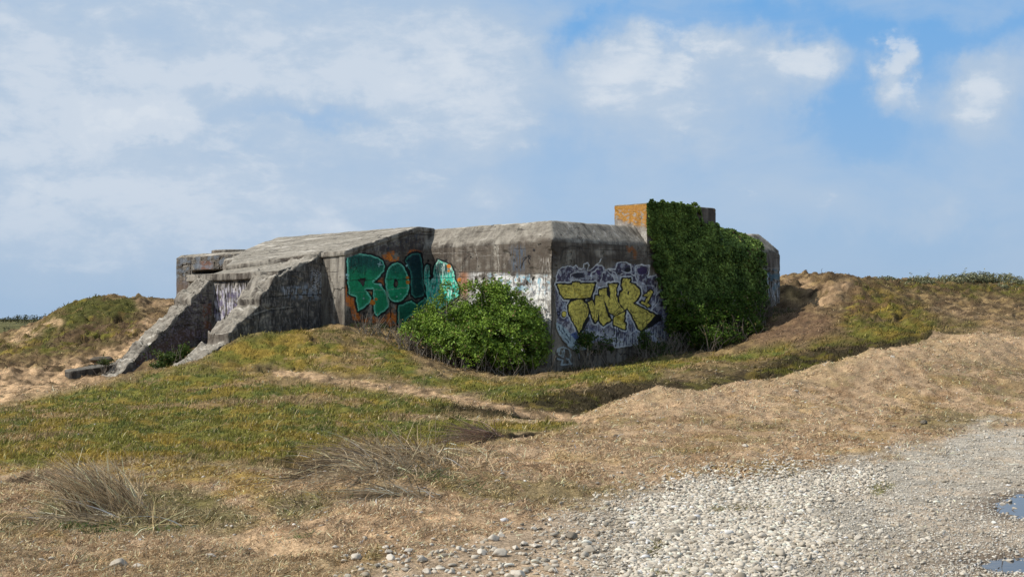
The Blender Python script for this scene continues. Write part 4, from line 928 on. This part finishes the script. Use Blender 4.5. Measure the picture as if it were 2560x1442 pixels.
def build_ivy():
    root = empty('ivy', ab(-.1, 5.5, .6), 'thick green ivy covering the tower and the wall to its right', 'ivy')
    poly = smooth_poly([(1619,503),(1660,504),(1700,507),(1740,514),(1746,540),(1752,572),(1788,560),(1792,571),(1830,580),(1870,598),(1898,612),(1906,640),(1908,700),(1914,760),(1905,800),(1860,850),(1760,860),(1700,860),(1684,830),(1672,770),(1655,700),(1643,650),(1632,600),(1622,560)], 1)
    N = 170000
    b = rng.uniform(3.9, 9.9, N); z = rng.uniform(.3, 5.3, N)
    thick = np.interp(b, [3.9, 4.6, 6, 8, 9.2, 9.8], [.08, .16, .28, .5, .55, .25]) * (1 - .55 * sstep(3.6, 4.7, z))
    lump = 1 + .14 * fbm(b * 1.3, z * 1.3, 4, 320); off = rng.random(N) ** .6 * thick * lump + .02
    a = -.06 - off
    # over the sloping roof edge the ivy leans back with the concrete
    roof = z > 3.93; k2 = roof & (b > 7.15); a = np.where(k2, a + (z - 3.93) / .57 * .5, a)
    V = ab_arr(a, b, z); px, py = proj(V)
    flat = ab_arr(np.full(N, -.06), b, z); fx, fy = proj(flat)
    d = sdf(px + 5 * fbm(b * 3, z * 3, 3, 321), py + 4 * fbm(b * 3 + 9, z * 3, 3, 322), poly)
    keep = (d > 3) | ((d > -9) & (fbm(b * 5, z * 5, 3, 325) > .02 - .02 * d))
    keep &= (z < np.where(b < 7.22, 5.24, np.where(b < 9.9, 4.6, 3.9)) + .05)
    V, b, z, off, thick = V[keep], b[keep], z[keep], off[keep], thick[keep]; n_ = len(V)
    nn = np.tile(np.array([-U[0], -U[1], .35]), (n_, 1)) + rng.normal(0, .55, (n_, 3)); nn[:, 2] += .15 + np.where(z > 4.0, .3, 0); nn /= np.linalg.norm(nn, axis=1)[:, None]
    f = np.clip(.4 + .8 * fbm(b * 2, z * 2, 4, 323) + rng.normal(0, .25, n_) + .25 * sstep(3.6, 4.2, z), 0, 1)[:, None]
    c = (np.array([.042, .078, .016]) * (1 - f) + np.array([.19, .27, .06]) * f) * rng.lognormal(0, .32, n_)[:, None]
    dry = (rng.random(n_) < .05) & (b > 8); c[dry] = (.14, .10, .05)
    leaves('foliage', V, nn, rng.uniform(.06, .115, n_), np.clip(c, .004, .5), root, M_IVY, aspect=.85, fold=.08)
    g = random.Random(5); paths = []
    for i in range(46):
        bb = g.uniform(5, 9.6); zz = float(hfast(*[np.array([q]) for q in ab(-.3, bb, 0)[:2]])[0])
        pts = [ab(-.25, bb, zz)]
        for k in range(4): bb += g.uniform(-.25, .25); zz += g.uniform(.25, .5); pts.append(ab(-.12 - g.random() * .3, bb, zz))
        paths.append((pts, .018, .008))
    tubes('stem', paths, root)
    # dry stalks at the right foot of the ivy
    g = random.Random(15); paths = []
    for i in range(120):
        x, y = g.uniform(1770, 1935), 0; Yd = float(np.interp(x, [1770, 1850, 1935], [41.6, 43.0, 45.0])) + g.uniform(-.5, .9)
        X = (x - HX) / F * Yd; zz = float(hfast(np.array([X]), np.array([Yd]))[0]); h_ = g.uniform(.25, .9); lx = g.uniform(-.35, .45)
        paths.append(([(X, Yd, zz - .03), (X + lx * .4, Yd + g.uniform(-.1, .1), zz + h_ * .6), (X + lx, Yd + g.uniform(-.2, .2), zz + h_)], .008, .004))
    DARKT = NT('dead_stems').out((.12, .10, .08), .9); r2 = empty('dry_stalks', (at(1850, 850, 43)), 'thicket of bare grey stalks at the right foot of the ivy', 'dry plant')
    tubes('stem', paths, r2, DARKT, sides=3)

def tuft(px, py, Y, n_, length, lean, spread, col, label, rx=.3, ry=.25, up=1.0, width=.011, droop=.7, group='marram grass tufts', mix=0.35):
    n_ = max(12, int(n_ * .6)); spread *= 1.4; length *= .82
    c0 = at(px, py, Y); gz = float(hfast(np.array([c0[0]]), np.array([Y]))[0])
    X = c0[0] + rng.normal(0, rx * .5, n_); Yy = Y + rng.normal(0, ry * .5, n_); Z = hfast(X, Yy) - .01
    root = None
    d = np.stack([rng.normal(lean[0], spread, n_), rng.normal(lean[1], spread, n_), np.full(n_, up) + rng.normal(0, .25, n_)], 1); d[:, 2] = np.abs(d[:, 2]); d /= np.linalg.norm(d, axis=1)[:, None]
    L = length * rng.uniform(.55, 1.25, n_)
    dr = np.stack([lean[0] * .5 + rng.normal(0, .15, n_), lean[1] * .5 + rng.normal(0, .15, n_), -droop * rng.uniform(.1, 1.6, n_)], 1); dr[:, :2] += rng.normal(0, .22, (n_, 2))
    sd = np.cross(d, np.stack([rng.normal(0, .4, n_), np.ones(n_), rng.normal(0, .3, n_)], 1)); sd /= np.linalg.norm(sd, axis=1)[:, None] + 1e-9
    rows = []; ts = [0, .25, .5, .75, 1.0]
    for t in ts:
        q = np.stack([X, Yy, Z], 1) + d * (L * t)[:, None] + dr * (L * t * t)[:, None]
        q[:, 2] = np.maximum(q[:, 2], hfast(q[:, 0], q[:, 1]) + .008)
        wv = sd * (width * .5 * (1.05 - t * .85) * rng.uniform(.6, 1.3, n_))[:, None]
        rows += [q - wv, q + wv]
    V = np.stack(rows, 1).reshape(-1, 3); b = np.arange(n_) * 10
    Fc = np.concatenate([np.stack([b + 2 * k, b + 2 * k + 1, b + 2 * k + 3, b + 2 * k + 2], 1) for k in range(4)])
    straw = np.array(col); alt = np.array([.40, .31, .19])
    f = (rng.random(n_) < mix)[:, None]; c = np.where(f, alt, straw) * rng.lognormal(0, .5, n_)[:, None]
    V = V - np.array([c0[0], Y, gz]); o = np_mesh('grass_tuft', V, Fc, M_BLADE, None, np.repeat(np.clip(c, .01, .7), 10, axis=0)); o.location = (c0[0], Y, gz)
    return tag(o, label, 'grass tuft', group)
def build_undergrowth():
    P = []; 
    for a0, b0, a1, b1, wdt, n_ in [(-.1,.3,-.3,9.8,.75,16000),(.2,-.25,5.6,-.3,.55,7000),(5.6,-.4,5.6,-3.0,.35,2500),(7.2,-3.3,7.0,-7.4,.3,1600)]:
        t = rng.random(n_); off = np.abs(rng.normal(0, wdt * .6, n_))
        a = a0 + (a1 - a0) * t; b = b0 + (b1 - b0) * t
        if abs(a1 - a0) > abs(b1 - b0): b = b - off
        else: a = a - off
        q = ab_arr(a, b, np.zeros(n_)); k = fbm(q[:, 0] * 1.1, q[:, 1] * 1.1, 3, 501) > -.22; P.append(q[k])
    P = np.concatenate(P); P[:, 2] = hfast(P[:, 0], P[:, 1]) - .01; n_ = len(P)
    d = np.stack([rng.normal(.1, .6, n_), rng.normal(-.1, .5, n_), rng.uniform(.4, 1.2, n_)], 1); d /= np.linalg.norm(d, axis=1)[:, None]
    f = rng.random(n_)[:, None]; g = (rng.random(n_) < .3)[:, None]
    c = np.where(g, np.array([.06, .09, .025]), np.array([.09, .065, .045]) * (1 - f) + np.array([.26, .20, .14]) * f)
    blades('undergrowth', P, d, rng.uniform(.06, .26, n_), rng.uniform(.012, .026, n_), c, 'dead brown stems and weeds along the foot of the bunker walls', bend=.5)
def build_tufts():
    grey, red, gold, grn = (.36, .29, .20), (.42, .32, .20), (.44, .34, .18), (.17, .19, .08)
    tuft(285,1262,12.6,1300,.66,(-.5,0),.17,red,'windblown reddish marram tuft with a tall plume, front left',.30,.2,up=1.15,droop=.28,width=.011)
    tuft(245,1285,12.2,500,.42,(-.9,-.1),.35,grey,'dark flattened marram tuft below the tall reddish plume',.5,.25,up=.5,droop=.6)
    tuft(385,1272,12.5,600,.34,(.1,0),.5,gold,'pale spiky marram tuft right of the tall reddish plume',.42,.25,up=.8,droop=.35,width=.009)
    tuft(345,1300,11.9,160,.5,(.1,-.6),.6,gold,'sparse straw stalks lying in front of the left tufts',.28,.15,up=.3,droop=.5)
    tuft(250,1305,11.8,500,.12,(.1,0),.5,(.07,.11,.03),'low green grass clump under the left marram tufts',.9,.2,up=.9,droop=.3,mix=.1)
    tuft(1010,1165,14.2,1700,.58,(-.5,-.25),.45,red,'big drooping marram tuft on the sandy bank, upper half',.75,.5,up=.85,droop=1.0)
    tuft(960,1195,13.2,1300,.50,(-.5,-.35),.5,grey,'grey tangled marram tuft in the middle of the sandy bank',.6,.4,up=.8,droop=1.0)
    tuft(1005,1245,12.2,700,.42,(-.7,-.35),.3,grey,'marram tuft hanging down the sand face of the bank',.28,.2,up=.4,droop=.8)
    tuft(1075,1225,12.9,320,.3,(.2,-.2),.5,grn,'small greenish tuft right of the hanging marram',.35,.2,up=.6,droop=.6)
    tuft(885,1180,13.8,500,.42,(-.9,-.1),.3,(.10,.08,.06),'dark low tuft spreading left of the bank',.5,.25,up=.25,droop=.6)
    tuft(1232,1082,18.3,800,.62,(-.9,-.35),.28,(.22,.15,.115),'brown dome shaped tuft at the turf edge',.2,.25,up=.75,droop=.95,width=.013)
    tuft(1150,1130,16,400,.32,(-.3,0),.6,gold,'thin straw tuft between the dome tuft and the bank',.6,.4,up=.5,droop=.6)
    tuft(775,1275,12.2,300,.26,(-.3,0),.4,(.34,.26,.16),'pale wispy tuft at the left end of the sandy bank',.35,.15,up=.8,droop=.4)
    tuft(700,1290,12.0,260,.12,(.1,0),.4,(.08,.12,.03),'low green tuft in the hollow left of the bank',.5,.15,up=.9,droop=.3,mix=.1)
    g = random.Random(3)
    for i in range(34):
        x = g.uniform(-50, 1500); y = g.uniform(1180, 1430); Y = EYE * F / (y - HY)
        if x > 900 and y > 1330 + (x - 900) * -.1: continue
        tuft(x, y, Y, g.randint(30, 80), g.uniform(.07, .15), (g.uniform(-.5, .5), 0), .5, g.choice([gold, (.3,.22,.12), grn]), 'small wispy straw tuft in the dry foreground grass', .09, .06, up=.8, droop=.4, width=.006, group='small straw tufts in the foreground')

# ------------------------------------------------------------------ stones, slab and puddles
def stone_mat(name, c1, c2, moss=.0):
    t = NT(name); oi = t.n('ShaderNodeObjectInfo'); geo = t.n('ShaderNodeNewGeometry')
    f = t.noise(geo.outputs['Position'], 28, 5, .65)
    c = t.mix(oi.outputs['Random'], c1, c2)
    c = t.mix(t.math('MULTIPLY', t.ramp(f, .5, .75), .6), c, t.mix(1.0, c, (.55, .5, .43), 'MULTIPLY'))
    return t.out(c, .85, f, .5, .008)
M_STONE = stone_mat('pale_stone', (.36, .315, .25), (.58, .53, .45)); M_DARKSTONE = stone_mat('brown_stone', (.10, .085, .065), (.19, .165, .13))
def ico(sub, seed, flat=.6):
    bm = bmesh.new(); bmesh.ops.create_icosphere(bm, subdivisions=sub, radius=.5)
    from mathutils import noise as mn
    for v in bm.verts:
        q = v.co * 2.0 + Vector((seed * 3.7, seed * 1.3, 0)); k = 1 + .38 * mn.noise(q) + .18 * mn.noise(q * 2.3)
        v.co = Vector((v.co.x * k * 1.15, v.co.y * k * .9, v.co.z * k * flat))
        # a few broken planes
        for nv, dd in (((.7, .3, .6), .30), ((-.6, .5, .5), .33), ((.1, -.8, .5), .34)):
            nn = Vector(nv).normalized(); e = v.co.dot(nn) - dd * (.85 + .1 * (seed % 3))
            if e > 0: v.co -= nn * e * .85
    V = np.array([tuple(v.co) for v in bm.verts]); Fc = np.array([[v.index for v in f.verts] for f in bm.faces]); bm.free()
    return V, Fc
def add_stone(mesh, px, py, wpx, label, rot=None, cat='stone', group=None, name='stone', sink=.25, hfac=1.0, mat=None):
    Y = EYE * F / max(py - HY, 20)
    for _ in range(6):
        X = (px - HX) / F * Y; z = float(hfast(np.array([X]), np.array([Y]))[0]); Y = (EYE - z) * F / max(py - HY, 20)
    X = (px - HX) / F * Y; z = float(hfast(np.array([X]), np.array([Y]))[0]); s = wpx * Y / F
    o = bpy.data.objects.new(name, mesh); COL.objects.link(o); o.location = (X, Y, z + s * hfac * .3 * (1 - sink)); o.scale = (s, s, s * hfac); o.rotation_euler = (random.uniform(-.2, .2), random.uniform(-.2, .2), random.uniform(0, 6.28) if rot is None else rot)
    return tag(o, label, cat, group)
def build_stones():
    mk = []
    for i in range(7):
        V, Fc = ico(3, i + 1, .62); o = np_mesh('stone', V, Fc, M_STONE, smooth=True); mk.append(o.data); bpy.data.objects.remove(o)
    dkm = []
    for i in range(3):
        V, Fc = ico(3, i + 11, .6); o = np_mesh('stone', V, Fc, M_DARKSTONE, smooth=True); dkm.append(o.data); bpy.data.objects.remove(o)
    add_stone(dkm[0], 1343, 937, 44, 'brown grey boulder lying in the grass right of the large shrub', 0, 'boulder', name='boulder', hfac=.8)
    for a in [(297,1416,40,'larger of two pale stones together at the bottom left'),(345,1420,32,'smaller flatter stone beside the large pale one, bottom left'),(265,1363,24,'flat white stone above the pair at the bottom left'),
              (100,1390,22,'small flat pale stone nearest the left edge'),(525,1390,30,'flat pale stone chip right of the bottom left pair'),(562,1389,22,'faint half buried stone beside the flat chip'),
              (130,1400,22,'half buried dusty stone at the lower left'),(972,1388,20,'upper small stone of the group left of the gravel'),(1020,1384,22,'pointed pale stone at the left end of the gravel'),(978,1398,26,'rounded pale stone at the left end of the gravel'),
              (890,1402,24,'pale stone furthest left of the gravel patch'),(1055,1404,26,'tilted stone in the left end of the gravel'),(1247,1388,36,'broad pale stone in the sparse gravel'),(1205,1385,24,'small stone left of the broad pale one'),
              (1232,1350,26,'upright stone at the upper edge of the sparse gravel'),(1310,1362,20,'rounded stone in the middle of the sparse gravel'),(1430,1346,28,'dark grey triangular stone in the sparse gravel'),(1476,1380,30,'big tilted pale stone before the dense gravel'),
              (1256,1264,13,'small white stone standing alone on the tan grass'),(1358,1262,16,'flat stone right of the lone white one'),(1296,1440,34,'pale stone cut by the bottom edge'),(1539,1083,12,'dark small stone on the tan bank below its crest'),
              (1660,1195,14,'stone at the upper rim of the dense gravel, left'),(1480,1300,20,'stone on the rim where grass meets gravel'),(2080,1357,26,'tan boulder like stone in the fine gravel'),(2144,1346,24,'flat pinkish stone beside the tan one'),
              (1864,1116,13,'grey stone on the tan slope, centre right'),(2218,1121,12,'small round stone on the tan slope right of centre'),(2234,1068,14,'small dark stone below the road bank'),(2310,1069,17,'dark stone at the upper right of the slope'),
              (2106,1079,16,'flat pale stone on the upper tan slope'),(2230,1003,12,'pale stone high on the tan slope'),(1990,1019,13,'long flat pale stone high on the slope'),(1935,996,20,'long grey stone below the ditch crest')]:
        dark = 'dark' in a[3]
        add_stone(random.choice(dkm if dark else mk), a[0], a[1], a[2] * 1.08, a[3], hfac=.62 if 'flat' in a[3] or 'long' in a[3] else random.uniform(.85, 1.1))
    # loose stones: scattered singly
    g = random.Random(21); n_ = 0
    while n_ < 250:
        y = 1000 + 442 * g.random() ** .62; x = g.uniform(0, 2560)
        lo = np.interp(x, [0, 800, 1200, 1600, 2000, 2560], [1385, 1375, 1300, 1190, 1120, 1000])
        if y < lo and g.random() > .10: continue
        if x < 820 and g.random() > .08: continue
        if x > 2250 and y > 1180 and g.random() > .25: continue
        wpx = g.uniform(.028, .062) * F / (EYE * F / (y - HY)) * (1.0 if y > lo else .8)
        lab = 'small pale limestone pebble lying loose in the dense gravel patch' if y > lo + 40 and x > 1500 else ('small pale pebble lying loose in the sparse gravel and straw' if y > lo else 'small pale pebble lying loose on the tan grass slope')
        grp = {'d': 'loose pebbles in the dense gravel', 'g': 'loose pebbles in the sparse gravel'}['d' if 'dense' in lab else 'g'] if 'slope' not in lab else 'loose pebbles on the tan slope'
        add_stone(g.choice(mk), x, y, wpx, lab, group=grp, name='pebble', cat='pebble', hfac=g.uniform(.7, 1.1), sink=.35); n_ += 1
    def pebbles(name, N, label, smin, smax, dens, sub, y0, y1, pxr, cA, cB, pw=1.2):
        X, Y = scatter(N, y0, y1, pw, pxr); Z = hfast(X, Y); P = np.stack([X, Y, Z], 1); px, py = proj(P)
        k = rng.random(N) < dens(px, py, X, Y); P = P[k]; n1 = len(P)
        bases = [ico(sub, i + 31, .56) for i in range(5)]; Vs = []; Fs = []; Cs = []; off = 0; pick = rng.integers(0, 5, n1)
        for j, (bv, bf) in enumerate(bases):
            q = P[pick == j]; m = len(q)
            if not m: continue
            s = rng.uniform(smin, smax, m) * rng.lognormal(0, .25, m); th = rng.uniform(0, 6.28, m); tl = rng.normal(0, .55, m)
            v = np.repeat(bv[None], m, 0) * s[:, None, None] * np.stack([rng.uniform(.9, 1.35, m), rng.uniform(.75, 1.05, m), rng.uniform(.7, 1.1, m)], 1)[:, None, :]
            y2 = v[..., 1] * np.cos(tl)[:, None] - v[..., 2] * np.sin(tl)[:, None]; z2 = v[..., 1] * np.sin(tl)[:, None] + v[..., 2] * np.cos(tl)[:, None]
            x3 = v[..., 0] * np.cos(th)[:, None] - y2 * np.sin(th)[:, None]; y3 = v[..., 0] * np.sin(th)[:, None] + y2 * np.cos(th)[:, None]
            v = np.stack([x3, y3, z2], -1) + q[:, None, :] + np.array([0, 0, 1.0]) * (s * rng.uniform(.05, .38, m))[:, None, None]
            f = rng.random(m)[:, None]; c = (np.array(cA) * (1 - f) + np.array(cB) * f) * rng.lognormal(0, .2, m)[:, None]
            Vs.append(v.reshape(-1, 3)); Fs.append((bf[None] + (np.arange(m) * len(bv))[:, None, None] + off).reshape(-1, 3)); Cs.append(np.repeat(np.clip(c, .02, .7), len(bv), axis=0)); off += m * len(bv)
        t = NT(name + '_mat'); a = t.attr(); geo = t.n('ShaderNodeNewGeometry'); f = t.noise(geo.outputs['Position'], 40, 3, .6)
        mat = t.out(t.mix(t.math('MULTIPLY', f, .5), a.outputs['Color'], t.mix(1.0, a.outputs['Color'], (.6, .55, .48), 'MULTIPLY')), .88)
        tag(np_mesh(name, np.concatenate(Vs), np.concatenate(Fs), mat, None, np.concatenate(Cs)), label, None, kind='stuff')
    core = [(1560,1460),(1600,1350),(1600,1300),(1640,1260),(1700,1215),(1800,1188),(1960,1180),(2140,1182),(2200,1195),(2150,1210),(2010,1240),(1960,1300),(2080,1345),(1980,1390),(1850,1450),(1800,2500),(1300,2500),(1560,1460)]
    def dcore(px, py, X, Y): 
        m = sstep(-45, 30, sdf(px, py, core) + 26 * fbm(X * 2, Y * 2, 3, 401))
        gp = np.maximum.reduce([sstep(-5, 5, sdf(px, py, q)) for q in [[(1760,1268),(1850,1262),(1950,1268),(1900,1278),(1780,1280)],[(1610,1390),(1645,1345),(1665,1350),(1640,1400)]]])
        return m * (1 - .9 * gp)
    pebbles('gravel', 80000, 'dense patch of rounded pale limestone gravel beside the track', .018, .036, dcore, 2, 8.0, 17.5, (1150, 2300), (.38, .335, .27), (.72, .66, .56))
    def dsp(px, py, X, Y):
        left = sstep(-60, 60, sdf(px, py, [(860,1420),(1000,1385),(1300,1330),(1500,1230),(1650,1185),(2000,1150),(2560,1040),(3000,1000),(3000,3000),(500,3000)]) + 40 * fbm(X * 1.4, Y * 1.4, 3, 402))
        return left * (1 - .72 * sstep(1850, 2100, px)) * (1 - .35 * sstep(1500, 1200, px)) * (.34 + .5 * sstep(0, .35, fbm(X * 3.1, Y * 3.1, 3, 403))) * (1 - .5 * sstep(2200, 2500, px) * sstep(1200, 1300, py))
    pebbles('gravel', 30000, 'sparse flat pebbles trodden into dry grass and mud', .018, .042, dsp, 2, 8.0, 24, (780, 2700), (.30, .26, .20), (.62, .57, .48))
    def dfine(px, py, X, Y): return road_mask(px, py) * sstep(1250, 1700, px) * (.55 + .45 * sstep(-.2, .3, fbm(X * 2, Y * 2, 3, 404)))
    pebbles('gravel', 90000, 'fine grey crushed stone on the track', .008, .019, dfine, 1, 8.0, 26, (1250, 2750), (.36, .33, .28), (.66, .62, .54), 1.5)
    def dslope(px, py, X, Y): return np.where((py > 840) & (Y < 60), .5 * sstep(.0, .4, fbm(X * 1.5, Y * 1.5, 3, 405)) + .12, 0) * (1 - road_mask(px, py)) * sstep(-900, 1500, px - (py < 1040) * 500)
    pebbles('pebble_scatter', 7000, 'tiny pale stones sprinkled over the tan grass slope', .012, .035, dslope, 1, 9, 50, (100, 2700), (.30, .26, .21), (.60, .56, .50), 1.6)

def build_slab():
    # fallen beam lying on the sand
    Y = 42.4; q0 = at(180, 934, 43.4); q1 = at(290, 905, 44.2)
    hs = []
    bm = bmesh.new(); z0 = float(hfast(np.array([q0[0]]), np.array([q0[1]]))[0]); z1 = float(hfast(np.array([q1[0]]), np.array([q1[1]]))[0])
    A = Vector((q0[0], q0[1], 0)); B = Vector((q1[0] + .5, q1[1] + .3, 0)); dd = (B - A).normalized(); pn = Vector((-dd.y, dd.x, 0))
    pts = []
    for q, zt, zb in ((A, EYE + (797 - 925) / F * 43.4, z0 - .3), (B, EYE + (797 - 901) / F * 44.3, z1 - .3)):
        for s in (0, .75): pts += [tuple(q + pn * s + Vector((0, 0, zt - (.03 if s == 0 else 0)))), tuple(q + pn * s + Vector((0, 0, zb)))]
    pts.append(tuple(A - dd * .12 + pn * .35 + Vector((0, 0, EYE + (797 - 930) / F * 43.4))))
    L = [(*[float(v[0]) for v in to_ab(np.array([x]), np.array([y]))], z) for x, y, z in pts]
    o = solid('fallen_beam', [L], None, voxel=.04, rough=1.6); o.data.materials.clear(); o.data.materials.append(concrete_mat('dark_concrete', .5))
    tag(o, 'low broken concrete beam lying on the sand left of the wing wall', 'concrete beam')
    V, Fc = ico(3, 4, .35); s = np_mesh('flat_rock', V, Fc, M_DARKSTONE, smooth=True); Y = 45.5; X = (258 - HX) / F * Y
    s.location = (X, Y, float(hfast(np.array([X]), np.array([Y]))[0]) + .06); s.scale = (.75, .5, .6); tag(s, 'flat dark slab of rock half buried in the sandy slope', 'rock')

def build_puddles():
    t = NT('puddle_water'); geo = t.n('ShaderNodeNewGeometry'); f = t.noise(geo.outputs['Position'], 14, 3, .6)
    mat = t.out((.05, .045, .04), .10, f, .12, .01, spec=.45)
    for q in PUD:
        zc_ = float(base_h(np.array([np.mean([v[0] for v in q])]), np.array([np.mean([v[1] for v in q])]))[0]) - .013
        cx_, cy_ = np.mean([v[0] for v in q]), np.mean([v[1] for v in q]); V = [(cx_ + (x - cx_) * 1.25, cy_ + (y - cy_) * 1.25, zc_) for x, y in q]
        me = bpy.data.meshes.new('puddle'); me.from_pydata(V, [], [list(range(len(V)))]); me.materials.append(mat)
        o = bpy.data.objects.new('puddle', me); COL.objects.link(o); tag(o, 'shallow rain puddle on the stony track', None, kind='structure')

# ------------------------------------------------------------------ sky and sun
def build_light():
    S = Vector((-math.cos(R(43)) * .99, -math.cos(R(43)) * .13, math.sin(R(43)))).normalized()
    sun = bpy.data.lights.new('sun', 'SUN'); sun.energy = 4.1; sun.angle = R(.8); sun.color = (1, .945, .86)
    so = bpy.data.objects.new('sun', sun); COL.objects.link(so); so.rotation_euler = S.to_track_quat('Z', 'Y').to_euler()
    wd = bpy.data.worlds.new('World'); scene.world = wd; wd.use_nodes = True; t = NT(tree=wd.node_tree)
    sky = t.n('ShaderNodeTexSky', sky_type='NISHITA', sun_disc=False, sun_elevation=R(43), sun_rotation=math.atan2(S.x, S.y)); sky.air_density = 1.0; sky.dust_density = 1.0
    tc = t.n('ShaderNodeTexCoord'); D = tc.outputs['Generated']
    wrp = t.vmath('MULTIPLY', t.vmath('SUBTRACT', t.noise(D, 9, 5, .6, 0, 'Color'), (.5, .5, .5)), (.10, .10, .07))
    wrp2 = t.vmath('MULTIPLY', t.vmath('SUBTRACT', t.noise(D, 3.2, 4, .6, 0, 'Color'), (.5, .5, .5)), (.14, .14, .07))
    wrp3 = t.vmath('MULTIPLY', t.vmath('SUBTRACT', t.noise(D, 34, 6, .65, 0, 'Color'), (.5, .5, .5)), (.045, .045, .035))
    Dw = t.vmath('ADD', t.vmath('ADD', t.vmath('ADD', D, wrp), wrp2), wrp3)
    def bl(px, py, rx, ry, k):
        v = Vector(((px - HX) / F, 1, (HY - py) / F)).normalized()
        q = t.vmath('MULTIPLY', t.vmath('SUBTRACT', Dw, tuple(v)), (F / rx, 0, F / ry))
        return t.math('MULTIPLY', t.ramp(t.vmath('LENGTH', q), 1.45, .15), k)
    acc = None
    for a in [(350,80,1000,230,.50),(1000,130,480,210,.36),(650,200,700,110,.45),(1150,220,260,160,.55),(1700,190,200,150,.8),(1560,260,160,120,.4),(1985,190,110,100,.75),(2225,160,55,110,.7),(2260,250,90,60,.3),(2500,240,130,140,.8),
              (100,200,420,160,.35),(90,330,260,120,.3),(415,318,120,58,1.5),(300,335,80,40,.25),(140,445,70,35,.45),(1650,60,260,50,-.35),(2250,60,520,60,-.45),(2100,300,110,110,-.35),(1480,90,130,80,-.45),(2330,160,90,120,-.35),
              (2200,345,260,60,-.2),(450,120,150,60,-.28),(850,265,260,38,-.45),(700,275,330,42,-.28),(560,330,120,60,-.2),(1900,330,200,80,.25),(2400,20,300,35,.35),(1190,510,90,60,.35),(2250,590,110,45,.3),(840,550,60,50,.3),(600,480,600,170,.34),(250,450,600,240,.5),(900,420,600,160,.2),(500,650,700,90,.25),(1000,600,600,60,.22),(2100,560,500,60,.25),
              (1350,470,900,160,.06),(350,560,500,140,.22),(1560,130,90,70,.5),(1230,330,120,90,.3),(1900,480,700,60,.10),(2100,420,500,50,.0)]:
        b_ = bl(*a); acc = b_ if acc is None else t.math('ADD', acc, b_)
    st = t.vmath('MULTIPLY', D, (1, 1, 2.2)); n1 = t.noise(st, 6, 9, .6, .5); n2 = t.noise(st, 20, 9, .62, .3); n3 = t.noise(st, 60, 6, .6, .2)
    det = t.math('ADD', t.math('MULTIPLY', t.math('SUBTRACT', n2, .5), 1.25), t.math('MULTIPLY', t.math('SUBTRACT', n3, .5), .45))
    dens = t.math('ADD', t.math('ADD', acc, t.math('MULTIPLY', t.math('SUBTRACT', n1, .5), 1.2)), det)
    veil = t.math('MULTIPLY', t.ramp(t.math('ADD', acc, t.math('MULTIPLY', t.math('SUBTRACT', n1, .5), 1.5)), -.55, .55), .9)
    puff = t.ramp(dens, .34, .80); rim = t.ramp(t.math('ADD', dens, t.math('MULTIPLY', det, 1.3)), .60, 1.45)
    sp = t.n('ShaderNodeSeparateXYZ'); t.l(D, sp.inputs[0]); el = sp.outputs[2]
    K = 8.0         # world Background runs at 0.1
    kk = lambda *v: tuple(K * q for q in v)
    blue = t.mix(t.ramp(el, .02, .22, smooth=False), kk(.34, .51, .74), kk(.155, .41, .79))
    c = t.mix(.9, sky.outputs[0], blue)
    c = t.mix(veil, c, kk(.46, .58, .735))
    c = t.mix(t.math('MULTIPLY', puff, .8), c, kk(.50, .61, .75))
    c = t.mix(t.math('MULTIPLY', rim, .62), c, kk(.68, .745, .83))
    acc2 = None
    for a in [(410,312,125,52,1.0),(350,340,90,35,.7),(2215,150,52,85,.95),(2255,235,60,50,.8),(2520,235,105,120,1.0),(1985,180,105,85,.8),(1690,170,150,120,.9),(1600,235,130,90,.6),(1110,190,150,130,.75),(140,447,45,22,.8),(840,548,38,34,.6),(1190,505,60,45,.6)]:
        b_ = bl(*a); acc2 = b_ if acc2 is None else t.math('MAXIMUM', acc2, b_)
    cu = t.math('ADD', acc2, t.math('MULTIPLY', det, .75)); edge = t.ramp(cu, .32, .66); core = t.ramp(t.math('ADD', cu, t.math('MULTIPLY', det, .6)), .55, 1.0)
    c = t.mix(t.math('MULTIPLY', edge, t.math('ADD', .10, t.math('MULTIPLY', core, .42))), c, kk(.74, .795, .86))
    over = t.math('MULTIPLY', t.ramp(t.math('ADD', el, t.math('MULTIPLY', t.math('SUBTRACT', n1, .5), .35)), .24, .42), .8)  # unseen grey cloud cover overhead, added to make the fill less blue
    c = t.mix(over, c, kk(.40, .45, .52))
    hz = t.ramp(el, .10, .0)
    c = t.mix(t.math('MULTIPLY', hz, .5), c, kk(.36, .50, .68))
    bg = t.n('ShaderNodeBackground'); t.l(c, bg.inputs[0]); bg.inputs[1].default_value = .1
    o = t.n('ShaderNodeOutputWorld'); t.l(bg.outputs[0], o.inputs[0])
    scene.view_settings.view_transform = 'Standard'; scene.view_settings.look = 'None'; scene.view_settings.exposure = 0.3; scene.view_settings.gamma = 1.0
    scene.render.engine = 'CYCLES'; scene.cycles.use_denoising = True; scene.cycles.max_bounces = 6; scene.cycles.transparent_max_bounces = 4

import time
_t = time.time()
for fn in (build_light, build_paint, build_grass, build_bushes, build_ivy, build_undergrowth, build_tufts, build_stones, build_slab, build_puddles):
    fn(); print(fn.__name__, round(time.time() - _t, 1))
